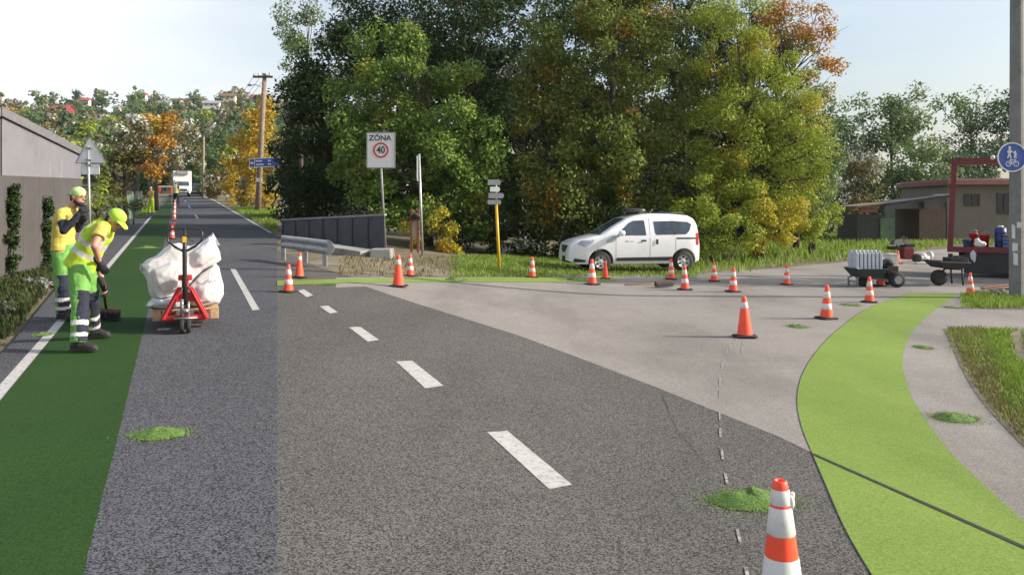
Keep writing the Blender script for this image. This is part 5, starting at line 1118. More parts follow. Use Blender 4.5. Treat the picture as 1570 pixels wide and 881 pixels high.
# ------------------------------------------------------------------ wall and hall on the left
M['wall'] = mat('brown_grey_wall_concrete', (.070, .066, .066), .92, var=.12, vscale=1.2, bmp=.35, bscale=25, dirt=(.055, .05, .047), dscale=.9, dlo=.5, dhi=.75)
A = wallpt(-.9, 0); B = wallpt(1.0, 0); t = thing('concrete_wall', 'brown grey concrete wall along the left verge', 'wall', B); o = Vector(B)
dirv = (B-A); dirv.z = 0; nrm = Vector((-dirv.y, dirv.x, 0)).normalized()*.22
hh = 2.07; k = 10
for i in range(k):
    p = A.lerp(B, i/k); q = A.lerp(B, (i+1)/k); zp = gzf(p.x, p.y); zq = gzf(q.x, q.y); g = (q-p)*.004
    mb = MB(); mb.prism([(p.x+g.x-o.x, p.y+g.y-o.y, zp-.3-o.z), (q.x-g.x-o.x, q.y-g.y-o.y, zq-.3-o.z), (q.x-g.x-o.x, q.y-g.y-o.y, zq+hh-o.z), (p.x+g.x-o.x, p.y+g.y-o.y, zp+hh-o.z)], nrm); mb.build('panel', M['wall'], t)
e = B+nrm.normalized()*7; mb = MB(); mb.prism([(.0, 0, -.3), (e.x-o.x, e.y-o.y, -.3), (e.x-o.x, e.y-o.y, hh), (0, 0, hh)], (dirv.normalized()*.22)); mb.build('return_panel', M['wall'], t)
M['hall'] = mat('pale_grey_hall_sheet', (.185, .182, .205), .7, var=.06, vscale=2, dirt=(.14, .137, .155), dscale=.7, dlo=.5, dhi=.8); M['hallroof'] = mat('grey_hall_roof', (.15, .15, .165), .7, var=.15)
e = P(124, 300, 31); a = P(3, 300, 24.0)
t = thing('grey_hall', 'pale grey industrial hall with a sloping roof behind the concrete wall', 'hall', (e.x, e.y, 0)); o = Vector((e.x, e.y, 0))
def onf(px, py):
    """point of the hall's long front seen at px, py"""
    k = (px-CX)/F; ax, ay, bx, by = a.x, a.y, e.x, e.y; s = (ax-k*ay)/((ax-k*ay)-(bx-k*by)); y = ay+(by-ay)*s; return P(px, py, y)-o
dn = Vector((e.y-a.y, -(e.x-a.x), 0)).normalized(); bk = -dn*7 if dn.y < 0 else -dn*7
bk = Vector((-1, .42, 0)).normalized()*9
tl, tr = onf(3, 180), onf(124, 239)
mb = MB(); mb.prism([(tl.x, tl.y, -.5), (tr.x, tr.y, -.5), tr, tl], bk); mb.build('wall', M['hall'], t)
f3 = P(-160, 236, 18.5)-o
mb = MB(); mb.prism([(f3.x, f3.y, -.5), (tl.x-.03, tl.y-.03, -.5), (tl.x-.03, tl.y-.03, tl.z), f3], bk); mb.build('gable_wall', M['hall'], t)
mb = MB(); up = Vector((0, 0, .3)); ov = (tr-tl).normalized()*.4
mb.prism([tl-ov*.2+Vector((.12, -.12, .02)), tr+ov+Vector((.12, -.12, .02)), tr+ov+up+Vector((.12, -.12, 0)), tl-ov*.2+up+Vector((.12, -.12, 0))], bk*1.02); mb.prism([f3+Vector((.1, -.1, .03)), tl+Vector((.09, -.13, .03)), tl+Vector((.09, -.13, .3)), f3+Vector((.1, -.1, .3))], bk*1.02); mb.build('roof', M['hallroof'], t)
nv = Vector((-(tr-tl).y, (tr-tl).x, 0)).normalized(); nv = nv if nv.y < 0 else -nv
for (x0, x1_, y0, y1, nm) in ((76.5, 94, 247, 275, 'doorway'), (60, 70, 258.5, 275, 'window'), (96, 100, 259, 264.5, 'vent')):
    q = [onf(x0, y1), onf(x1_, y1), onf(x1_, y0), onf(x0, y0)]; mb = MB(); mb.prism([p+nv*.02 for p in q], nv*.02); mb.build(nm, M['win'] if nm != 'doorway' else mat('dark_doorway', (.06, .06, .07), .8), t)
    if nm == 'doorway':
        mb = MB(); c = [p+nv*.045 for p in q]
        for i, j in ((1, 2), (2, 3), (3, 0)): mb.bar(c[i], c[j], .08, .1)
        mb.build('door_frame', M['steel_dull'], t)
for px in (22, 42, 58, 108):
    q = onf(px, 300); z1 = onf(px, 180+(px-3)*.487+3).z; mb = MB(); mb.box((q.x+nv.x*.03, q.y+nv.y*.03, z1/2), (.05, .05, z1)); mb.build('sheet_joint', M['hall'], t)
# wire fence and posts left of the lane
t = thing('wire_fence', 'green wire fence with thin concrete posts at the left of the green lane', 'fence', at(214, 330)); o = Vector(t.location)
pts = [(192, 339), (202, 335), (210, 331.5), (216, 329)]
M['fence_green'] = mat('green_wire_fence', (.10, .17, .12), .7, var=.2)
for px, py in pts:
    q = at(px, py); mb = MB(); mb.box((q.x-o.x, q.y-o.y, q.z-o.z+.8), (.13, .13, 1.7)); mb.build('post', M['concrete'], t)
mb = MB()
for (p0, p1) in zip(pts, pts[1:]):
    A_, B_ = at(*p0), at(*p1)
    for z in np.arange(.1, 1.5, .09): mb.bar(A_-o+Vector((0, 0, z)), B_-o+Vector((0, 0, z)), .02, .02)
    for s in np.linspace(0, 1, 40): q = A_.lerp(B_, s)-o; mb.box((q.x, q.y, q.z+.75), (.02, .02, 1.45))
mb.build('mesh', M['fence_green'], t)
q = at(182, 341); t = thing('blue_bin', 'blue plastic bin beside the wire fence', 'bin', q); mb = MB(); mb.box((0, 0, .45), (.42, .42, .9), taper=1.12); mb.build('body', M['blue_pl'], t, bevel=.03); mb = MB(); mb.box((0, 0, .93), (.5, .5, .06)); mb.build('lid', M['blue_pl'], t, bevel=.02)
# barrier across the lane
q = at(254, 297); t = thing('works_barrier', 'low pale works barrier across the far end of the green lane', 'barrier', q); u = q.y/F
mb = MB(); mb.box((0, 0, 11*u), (22*u, .06, 2.2*u)); mb.build('board', M['sign_white'], t)
for x in (-9, 9):
    mb = MB(); mb.box((x*u, 0, 5*u), (.1, .4, 10*u)); mb.build('leg', M['red_pl'], t)
q = at(233, 344)
# ------------------------------------------------------------------ people
M['skin'] = mat('skin', (.42, .22, .15), .55, var=.06, vscale=9); M['hair'] = mat('dark_hair', (.03, .022, .016), .85, var=.3, bmp=.6, bscale=90)
M['eye'] = mat('eye_dark', (.02, .015, .012), .25)
M['hv_green'] = mat('green_work_trousers', (.125, .315, .06), .8, var=.12, vscale=9, bmp=.5, bscale=14, dirt=(.10, .17, .06), dscale=5, dlo=.58, dhi=.75)
M['hv_yellow'] = mat('hi_vis_yellow_green', (.43, .58, .025), .75, var=.08, vscale=8, bmp=.45, bscale=13)
M['yellow_shirt'] = mat('yellow_tee_shirt', (.50, .41, .085), .85, var=.1, vscale=7, bmp=.45, bscale=13)
M['navy'] = mat('navy_cloth', (.012, .014, .034), .85, var=.25, bmp=.4, bscale=16); M['reflex'] = mat('grey_reflective_tape', (.50, .49, .49), .4, var=.08)
M['boot'] = mat('black_work_boot', (.018, .017, .017), .7, var=.3, bmp=.3); M['glove'] = mat('black_glove', (.016, .016, .02), .85, var=.3, bmp=.3)
M['cap_g'] = mat('pale_green_cap', (.40, .58, .24), .8, var=.06); M['cap_y'] = mat('bright_green_cap', (.34, .58, .06), .75, var=.06)
def hand(mb, w, d, nr, curl, k=1.0):
    w = Vector(w); d = Vector(d).normalized(); nr = Vector(nr); nr = (nr-d*nr.dot(d)).normalized(); s = d.cross(nr)
    mb.ring_sweep([w-d*.02*k, w+d*.02*k, w+d*.06*k, w+d*.09*k], [(.026*k, .021*k), (.034*k, .019*k), (.041*k, .017*k), (.038*k, .014*k)], s, 10)
    for i, L in enumerate((.062, .074, .069, .054)):
        p = w+d*.082*k+s*(-.030+.020*i)*k; a = 0
        for j, (f, r) in enumerate(((.45, .0095), (.32, .0088), (.23, .0078))):
            a += curl*(.75 if j == 0 else 1.0); q = p+(d*math.cos(a)+nr*math.sin(a))*(L*f*1.25*k); mb.caps(p, r*k, q, r*.94*k, 8); p = q
    p = w+d*.028*k-s*.030*k; q = p+(d*.62-s*.62+nr*.45).normalized()*.042*k; mb.caps(p, .0125*k, q, .0105*k, 8); mb.caps(q, .0105*k, q+(d*.7+nr*.75+s*.1).normalized()*.032*k, .0088*k, 8)
def person(label, J, f, s, vs=.011, top='yellow_shirt', vest=False, cap=('cap_g', -1), gloves=False, sleeve=False, beard=False, trouser='hv_green', patches=True, k=1.0, group=None, curl=.55, handn=None, bare_lower=False):
    """f faces forward, s points to the figure's near side; J holds the joints in the place"""
    f = Vector(f).normalized(); s = Vector(s).normalized()
    base = (J['anN']+J['anF'])/2; base.z = min(J['anN'].z, J['anF'].z)-.09*k
    t = thing('person', label, 'person', base, 0, group); L = Vector(base)
    hc, hf, hu = J['head'], Vector(J['hf']).normalized(), Vector(J['hu']).normalized(); hs = hf.cross(hu)
    rot = Matrix((hf, -hs, hu)).transposed()
    def hp(a, b, c): return hc+hf*a*k-hs*b*k+hu*c*k
    B = MB()
    B.ball(hp(-.008, 0, .025), (.098*k, .076*k, .105*k), rot, 18, 12); B.ball(hp(.028, 0, -.055), (.066*k, .056*k, .066*k), rot)
    B.ball(hp(.098, 0, -.018), (.020*k, .014*k, .022*k), rot, 8, 6); B.ball(hp(.088, 0, .018), (.016*k, .010*k, .03*k), rot, 8, 6); B.ball(hp(.082, 0, .036), (.016*k, .045*k, .012*k), rot, 8, 6)
    B.ball(hp(.083, 0, -.062), (.014*k, .026*k, .009*k), rot, 8, 6); B.ball(hp(.08, 0, -.092), (.018*k, .024*k, .018*k), rot, 8, 6)
    for e in (-1, 1): B.ball(hp(-.012, e*.078, -.005), (.022*k, .010*k, .032*k), rot, 8, 6)
    B.caps(J['neck'], .056*k, hp(-.02, 0, -.045), .054*k, 12)
    tor = [J['pelvis'], J['waist'], J['chest'], J['neck']]
    B.ring_sweep([tor[0], tor[1], tor[2], tor[2].lerp(tor[3], .6)], [(.15*k, .105*k), (.135*k, .095*k), (.165*k, .105*k), (.10*k, .08*k)], s, 14)
    for e in 'NF':
        sg = 1 if e == 'N' else -1
        B.caps(J['sh'+e], .054*k, J['el'+e], .040*k, 12); B.caps(J['el'+e], .040*k, J['wr'+e], .027*k, 12)
        B.caps(J['chest'].lerp(J['neck'], .5), .07*k, J['sh'+e], .052*k, 10)
        hd = Vector(J.get('hd'+e) or (J['wr'+e]-J['el'+e])).normalized()
        hand(B, J['wr'+e], hd, J.get('hn'+e) or f, curl, k)
        B.caps(J['hip'+e], .085*k, J['kn'+e], .055*k, 12); B.caps(J['kn'+e], .055*k, J['an'+e], .037*k, 12)
        B.caps(J['an'+e]-Vector((0, 0, .03*k)), .036*k, J['an'+e]+Vector(J['toe'+e])*.14*k-Vector((0, 0, .055*k)), .03*k, 10)
    vbuild(B, 'body', M['skin'], t, vs*.8, 2)
    if vs < .02:
        for e in (-1, 1):
            q = MB(); q.ball(hp(.083, e*.030, .012)-L, .009*k, None, 10, 8); q.build('eye', M['eye'], t, True)
    # trousers
    T = MB(); T.ball(J['pelvis']+Vector((0, 0, .01)), (.17*k, .155*k, .135*k)); 
    if not vest: T.caps(J['pelvis'], .15*k, J['pelvis'].lerp(J['waist'], .75), .142*k, 14, s, .8)
    else: T.caps(J['pelvis'], .145*k, J['pelvis'].lerp(J['waist'], .6), .14*k, 14, s, .85)
    for e in 'NF':
        up, kn, an = J['hip'+e], J['kn'+e], J['an'+e]
        T.ring_sweep([up+(up-kn)*.08, up.lerp(kn, .15), up.lerp(kn, .55), kn, kn.lerp(an, .4), kn.lerp(an, .8), an+(an-kn).normalized()*.0], [.118*k, .122*k, .108*k, .094*k, .092*k, .090*k, .088*k], s, 14)
    me_o = vbuild(T, 'trousers', M[trouser], t, vs, 3, True, .010, 11)
    if patches:
        me = me_o.data; me.materials.append(M['navy']); me.materials.append(M['reflex'])
        for p in me.polygons:
            c = Vector(p.center)+L; best = None
            for e in 'NF':
                for a, b, o in ((J['hip'+e], J['kn'+e], 0), (J['kn'+e], J['an'+e], 1)):
                    ab = b-a; u = max(0, min(1, (c-a).dot(ab)/ab.length_squared)); dd = (c-a-ab*u).length
                    if best is None or dd < best[0]: best = (dd, u+o)
            u = best[1]; fr = p.normal.dot(f)
            if .68 < u < 1.98 and fr > .12: p.material_index = 1
            if 1.42 < u < 1.55 or 1.74 < u < 1.84: p.material_index = 2
    # boots
    for e in 'NF':
        q = MB(); an = J['an'+e]; toe = Vector(J['toe'+e]).normalized(); gz_ = an.z-.09*k
        q.caps(an+Vector((0, 0, .075*k)), .060*k, an-Vector((0, 0, .015*k)), .054*k, 12)
        sd_ = toe.cross(Vector((0, 0, 1))); G_ = Vector((an.x, an.y, gz_))
        def bp(a_, z_): return G_+toe*a_*k+Vector((0, 0, z_*k))
        q.ring_sweep([bp(-.085, .045), bp(-.06, .052), bp(.0, .062), bp(.06, .060), bp(.12, .046), bp(.17, .038), bp(.195, .032)], [(.030*k, .042*k), (.042*k, .052*k), (.046*k, .060*k), (.050*k, .056*k), (.054*k, .044*k), (.048*k, .036*k), (.028*k, .024*k)], sd_, 14)
        q.ring_sweep([bp(-.10, .014), bp(-.07, .014), bp(.0, .014), bp(.08, .014), bp(.15, .014), bp(.205, .016)], [(.030*k, .014*k), (.046*k, .014*k), (.044*k, .014*k), (.054*k, .014*k), (.054*k, .014*k), (.026*k, .012*k)], sd_, 12)
        so = q; m_ = vbuild(so, 'boot', M['boot'], t, vs, 2)
        for v in m_.data.vertices:
            if v.co.z+L.z < gz_+.004: v.co.z = gz_+.004-L.z
    # shirt
    S = MB(); S.ring_sweep([J['pelvis'].lerp(J['waist'], -.05), J['waist'], J['chest'], J['chest'].lerp(J['neck'], .6), J['neck']], [(.185*k, .135*k), (.175*k, .128*k), (.19*k, .132*k), (.14*k, .105*k), (.075*k, .07*k)], s, 18)
    for e in 'NF':
        S.caps(J['chest'].lerp(J['neck'], .55), .088*k, J['sh'+e], .075*k, 12)
        a, b = J['sh'+e], J['el'+e]; S.ring_sweep([a, a.lerp(b, .3), a.lerp(b, .52)], [.076*k, .074*k, .076*k], s, 12)
    vbuild(S, 'shirt', M[top], t, vs, 3, True, .010, 10)
    if sleeve:
        for e in 'NF':
            q = MB(); q.caps(J['sh'+e].lerp(J['el'+e], .35), .060*k, J['el'+e], .052*k, 12); q.caps(J['el'+e], .052*k, J['wr'+e], .040*k, 12); vbuild(q, 'sleeve', M['navy'], t, vs*.9, 2, True, .006, 16)
    if vest:
        V = MB(); ex = J['pelvis']-(J['waist']-J['pelvis'])*.35
        V.ring_sweep([ex, J['waist'], J['chest'], J['chest'].lerp(J['neck'], .65), J['neck']], [(.205*k, .165*k), (.195*k, .152*k), (.205*k, .155*k), (.165*k, .125*k), (.09*k, .085*k)], s, 18)
        for e in 'NF': V.caps(J['chest'].lerp(J['neck'], .5), .105*k, J['chest'].lerp(J['neck'], .5).lerp(J['sh'+e], .75), .088*k, 12)
        V.caps(J['neck']-f*.05*k, .05*k, J['neck']+Vector((0, 0, .05))*k-f*.07*k, .035*k, 8)
        o = vbuild(V, 'hi_vis_vest', M['hv_yellow'], t, vs, 3, True, .012, 9); me = o.data; me.materials.append(M['reflex'])
        ax = J['neck']-ex
        for p in me.polygons:
            c = Vector(p.center)+L; u = (c-ex).dot(ax)/ax.length_squared; q = (c-ex-ax*u); lat = q.dot(s)
            if .30 < u < .40 or .52 < u < .62: p.material_index = 1
            if .62 <= u < .93 and .075*k < abs(lat) < .13*k: p.material_index = 1
    if gloves:
        for e in 'NF':
            q = MB(); hd = Vector(J.get('hd'+e) or (J['wr'+e]-J['el'+e])).normalized(); hand(q, J['wr'+e]+hd*.002, hd, J.get('hn'+e) or f, curl, 1.22*k)
            q.caps(J['wr'+e]-hd*.05*k, .042*k, J['wr'+e]+hd*.02*k, .038*k, 12); vbuild(q, 'glove', M['glove'], t, min(vs, .008), 1)
    # hair, beard and cap
    q = MB(); q.ball(hp(-.03, 0, .02), (.085*k, .081*k, .085*k), rot); q.ball(hp(-.06, 0, -.03), (.045*k, .062*k, .05*k), rot); vbuild(q, 'hair', M['hair'], t, vs*.8, 1, True, .003, 60)
    if beard:
        q = MB(); q.ball(hp(.045, 0, -.085), (.055*k, .060*k, .045*k), rot); q.ball(hp(.01, 0, -.065), (.05*k, .068*k, .04*k), rot); vbuild(q, 'beard', M['hair'], t, vs*.7, 1, True, .004, 60)
    if cap:
        q = MB(); q.ball(hp(-.008, 0, .062), (.108*k, .091*k, .080*k), rot, 20, 12); q.ball(hp(-.012, 0, .03), (.106*k, .090*k, .035*k), rot, 20, 10)
        b0 = hp(.09*cap[1], 0, .035); fw = hf*cap[1]; dn = -hu
        q.ring_sweep([b0-fw*.02*k, b0+fw*.05*k+dn*.006*k, b0+fw*.085*k+dn*.018*k], [(.078*k, .010*k), (.068*k, .010*k), (.035*k, .009*k)], hs, 14)
        q.ball(hp(-.008, 0, .142), .008*k, None, 8, 6); vbuild(q, 'cap', M[cap[0]], t, vs*.75, 2)
    return t
X = Vector((1, 0, 0)); Yv = Vector((0, 1, 0)); Z = Vector((0, 0, 1))
# the man bending over his broom
aN = P(121, 527, 8.66); aN.z = gzf(aN.x, aN.y)+.10; aF = P(142, 505, 9.45); aF.z = gzf(aF.x, aF.y)+.10
J = dict(head=P(176, 338, 8.98), hf=(.74, -.12, -.66), hu=(.66, 0, .75), neck=P(163.5, 344, 9.0), chest=P(151, 357, 9.0), waist=P(135, 384, 9.0), pelvis=P(125, 403, 9.0),
         shN=P(156, 351, 8.79), elN=P(145, 377, 8.64), wrN=P(152.5, 402, 8.80), shF=P(161, 353, 9.2), elF=P(150, 397, 9.24), wrF=P(157, 434, 9.22),
         hipN=P(121.5, 412, 8.90), knN=P(123, 467, 8.76), anN=aN, toeN=(.97, .1, 0), hipF=P(130, 412, 9.12), knF=P(139, 461, 9.24), anF=aF, toeF=(.95, .2, 0), hnN=(-.3, 1, 0), hnF=(-.3, -1, -.1), hdN=(.35, .25, -.8), hdF=(.3, .1, -.8))
person('workman in hi-vis vest and bright green trousers bending over a broom on the green lane', J, (1, .12, 0), (.1, -1, 0), .0105, 'yellow_shirt', True, ('cap_y', 1), True, curl=.75)
# broom in his hands
e1 = P(162.5, 474, 10.75); e1.z = gzf(e1.x, 10.75)+.17; s1 = P(151.5, 396, 8.87)
t = thing('broom', 'wide wooden broom held on the green lane by the bending workman', 'broom', (e1.x, e1.y, gzf(e1.x, e1.y))); o = Vector(t.location)
mb = MB(); mb.tube([s1-o, e1-o], [.017, .017], 8); mb.build('shaft', M['wood_dark'], t, True)
mb = MB(); mb.bar(P(143, 470, 10.9)-o+Vector((0, 0, -.04)), P(182, 473, 10.75)-o+Vector((0, 0, -.04)), .09, .075); mb.build('head', mat('brown_broom_wood', (.14, .085, .05), .8, bmp=.4), t, bevel=.006)
mb = MB(); r_ = random.Random(3); a = P(144, 470, 10.86)-o; b_ = P(183, 473, 10.72)-o
for i in range(260):
    p = a.lerp(b_, r_.random())+Vector((0, r_.uniform(-.03, .03), -.05)); q = Vector((p.x+r_.uniform(-.02, .03), p.y+r_.uniform(-.05, .03), .002)); mb.tube([p, q], [.0035, .003], 4)
mb.build('bristles', M['rubber'], t, fix=False)
# the man standing behind him
def gnd(p, h=.10): p.z = gzf(p.x, p.y)+h; return p
aN = gnd(P(96, 480, 10.75)); aF = gnd(P(103, 478, 10.98))
J = dict(head=P(119.5, 302, 10.85), hf=(.97, -.22, -.10), hu=(.14, 0, .99), neck=P(111, 317, 10.87), chest=P(100, 337, 10.88), waist=P(97, 365, 10.88), pelvis=P(97.5, 384, 10.87),
         shN=P(94, 327, 10.66), elN=P(98, 354, 10.52), wrN=P(119, 331, 10.58), shF=P(106, 327, 11.06), elF=P(119, 351, 10.98), wrF=P(131, 329, 10.85),
         hipN=P(94.5, 391, 10.77), knN=P(95.5, 438, 10.72), anN=aN, toeN=(.95, -.3, 0), hipF=P(99, 391, 10.97), knF=P(102, 438, 10.96), anF=aF, toeF=(.95, -.1, 0), hnN=(.3, .9, .3), hnF=(-.6, -.7, .2), hdN=(.6, .05, .75), hdF=(.1, -.1, 1))
person('bearded workman in yellow tee shirt and backward pale green cap, hand at his chin', J, (1, -.2, 0), (-.15, -1, 0), .012, 'yellow_shirt', False, ('cap_g', -1), True, True, True, curl=.9)
def stand(base, h, f, arms=None, lean=0.0):
    f = Vector(f).normalized(); s = f.cross(Z); k = h/1.78
    def q(a, b, c): return base+f*a*k+s*b*k+Z*c*k
    J = dict(head=q(.03+lean, 0, 1.64), hf=f-Z*.25, hu=Z+f*.2, neck=q(.0+lean*.8, 0, 1.47), chest=q(lean*.6, 0, 1.30), waist=q(lean*.2, 0, 1.08), pelvis=q(0, 0, .94), hipN=q(0, .1, .9), hipF=q(0, -.1, .9), knN=q(.06, .16, .49), knF=q(.02, -.16, .49), anN=q(.0, .21, .09), anF=q(.02, -.21, .09), toeN=f+s*.2, toeF=f-s*.2,
             shN=q(lean*.7, .19, 1.41), shF=q(lean*.7, -.19, 1.41), elN=q(.02, .27, 1.14), elF=q(.02, -.27, 1.14), wrN=q(.18, .25, .95), wrF=q(.18, -.25, .95))
    if arms: J.update({n: q(*v) for n, v in arms.items()})
    return J, f, s, k
b0 = at(232, 328); J, f, s, k = stand(b0, 42.5/F*b0.y, (-.5, -.85, 0), dict(elN=(.1, .33, 1.18), wrN=(.35, .35, 1.1), elF=(.12, -.28, 1.14), wrF=(.36, -.12, 1.02)))
w2 = person('distant workman in yellow top and yellow trousers holding a long tool by the lane', J, f, s, .018, 'yellow_shirt', False, None, trouser='hv_yellow', patches=False, k=k)
hN = J['wrN']; t = thing('long_tool', 'long handled tool held by the distant workman in yellow', 'tool', (hN.x, hN.y, gzf(hN.x, hN.y))); o = Vector(t.location)
mb = MB(); mb.tube([hN+f*.1-o+Vector((1.0, .0, .05)), hN+f*.08-o, hN-o+Vector((-.95, -.2, .55))], .025, 6); mb.build('shaft', M['wood_dark'], t, True); mb = MB(); mb.box(hN-o+Vector((-.98, -.2, .57)), (.3, .08, .06)); mb.build('head', M['rubber'], t)
b0 = at(270, 314); J, f, s, k = stand(b0, 35/F*b0.y, (.25, .95, 0), dict(wrN=(.25, .2, 1.05), wrF=(.3, -.15, 1.05)))
person('distant person in yellow green vest and dark trousers, seen from behind by the cones', J, f, s, .02, 'navy', True, None, trouser='navy', patches=False, k=k)
# ------------------------------------------------------------------ pallet truck, pallet and big bags
d = 9.82; b = P(283, 510, d); b.z = gzf(b.x, d); u = d/F
t = thing('pallet_truck', 'red hand pallet truck with a black loop handle under the white bags', 'pallet truck', b)
def Q(px, py, off=0): return Vector(((px-283)/F*(d+off), off, H-(py-HY)/F*(d+off)-b.z))
M['red_t'] = mat('red_truck_paint', (.50, .025, .03), .4, var=.1, coat=.2, dirt=(.2, .03, .03), dscale=8, dlo=.62, dhi=.78); M['black_t'] = mat('black_handle_paint', (.018, .018, .02), .4, var=.15)
mb = MB(); lp = [(283, 386), (268, 378), (258, 369), (256.5, 357), (261, 351.5), (270, 350), (297, 350), (306, 351.5), (311, 357), (309.5, 369), (299, 378), (283, 386)]
mb.tube([Q(x, y) for x, y in lp], .0165, 8); lo = mb.build('loop_handle', M['black_t'], t, True)
mb = MB(); mb.ring_sweep([Q(283, 349), Q(283, 385), Q(283.3, 430), Q(283.5, 466, .05)], [(.024, .02), (.030, .026), (.030, .026), (.032, .028)], (1, 0, 0), 12); mb.build('drawbar', M['black_t'], t, True)
mb = MB(); mb.tube([Q(285, 361, -.03), Q(292, 366, -.03), Q(296, 371, -.035)], .009, 6); mb.build('lever', M['black_t'], lo, True)
mb = MB(); mb.box(Q(283, 367, -.028), (.052, .01, .075)); mb.build('yellow_label', M['sign_yellow'], t)
mb = MB(); mb.box(Q(284, 425, .07), (.18, .11, .07)); mb.box(Q(284, 434, .07), (.09, .09, .10)); mb.build('pump_block', M['red_t'], t, bevel=.012)
mb = MB()
for s in (-1, 1):
    mb.prism([Q(284+s*4, 440, .10), Q(284+s*12, 440, .10), Q(284+s*38, 488, .12), Q(284+s*27, 488, .12)], (0, .03, 0)); mb.prism([Q(284+s*8, 444, .04), Q(284+s*10.5, 444, .04), Q(284+s*36, 489, .03), Q(284+s*31, 489, .03)], (0, .08, 0))
mb.box(Q(284, 485.5, .11), (.60, .10, .055)); mb.box(Q(284, 455, .13), (.28, .03, .12)); mb.build('frame', M['red_t'], t, bevel=.006)
for s in (-1, 1):
    c = Q(284+s*24, 486, .14); mb = MB(); mb.box((c.x, c.y+.6, c.z-.03), (.155, 1.15, .05)); mb.build('fork', M['red_t'], t, bevel=.01)
mb = MB(); mb.ring_sweep([Q(279, 458, .03), Q(279, 485, .03)], [.024, .024], (1, 0, 0), 12); mb.ring_sweep([Q(289, 462, .03), Q(289, 485, .03)], [.018, .018], (1, 0, 0), 10); mb.box(Q(284, 487, .02), (.30, .14, .018)); mb.box(Q(284, 494, .0), (.022, .06, .11)); mb.ball(Q(284, 476, -.01), (.055, .04, .03)); mb.tube([Q(277, 464, 0), Q(284, 470, -.03), Q(291, 464, 0)], .008, 6); mb.build('pump', mat('oily_steel', (.30, .30, .30), .4, .7, var=.2), t, True)
for s in (-1, 1):
    c = Q(284+s*5.2, 0); mb = MB(); mb.lathe([(.045, -.028), (.085, -.028), (.092, -.02), (.092, .02), (.085, .028), (.045, .028)], (c.x, 0, .092), 24, 'x'); w_ = mb.build('wheel', M['rubber'], t, True)
    mb = MB(); mb.lathe([(.046, -.02), (.046, .02)], (c.x, 0, .092), 16, 'x'); mb.build('hub', M['steel_dull'], w_)
for s in (-1, 1):
    c = Q(284+s*24, 0); mb = MB(); mb.lathe([(.02, -.03), (.04, -.03), (.04, .03), (.02, .03)], (c.x, 1.05, .042), 16, 'x'); mb.build('roller', M['rubber'], t, True)
# pallet
pd = 10.12; c = P(285, 0, pd+.42); c.z = gzf(c.x, pd)+.115
t = thing('wooden_pallet', 'raw wooden pallet raised on the red pallet truck', 'pallet', c); Wp, Dp = .86, .84
mb = MB()
for i in range(6): mb.box((0, -Dp/2+.05+i*(Dp-.1)/5, .135), (Wp, .11, .022))
mb.build('top_deck', M['wood'], t, bevel=.003)
for x in (-Wp/2+.055, 0, Wp/2-.055):
    for y in (-Dp/2+.06, 0, Dp/2-.06):
        if x == 0 and y < 0: continue
        mb = MB(); mb.box((x, y, .062), (.11, .12, .122)); mb.build('block', M['wood'], t, bevel=.004)
RZ = Matrix.Rotation(R(22.7), 3, 'Z')
def turn(o_, k=.923, shear=False):
    """lay the load along the road, like the truck that carries it"""
    q = Vector(o_.location)-b0t; q.x = (q.x+.418*q.y)*k
    if shear:
        for c in o_.children:
            for v in c.data.vertices: v.co.x += .418*v.co.y
    o_.location = b0t+RZ @ q; o_.rotation_euler.z = R(22.7); o_.scale = (k, 1, 1)
b0t = Vector(b)
turn(bpy.data.objects['pallet_truck']); turn(bpy.data.objects['wooden_pallet'])
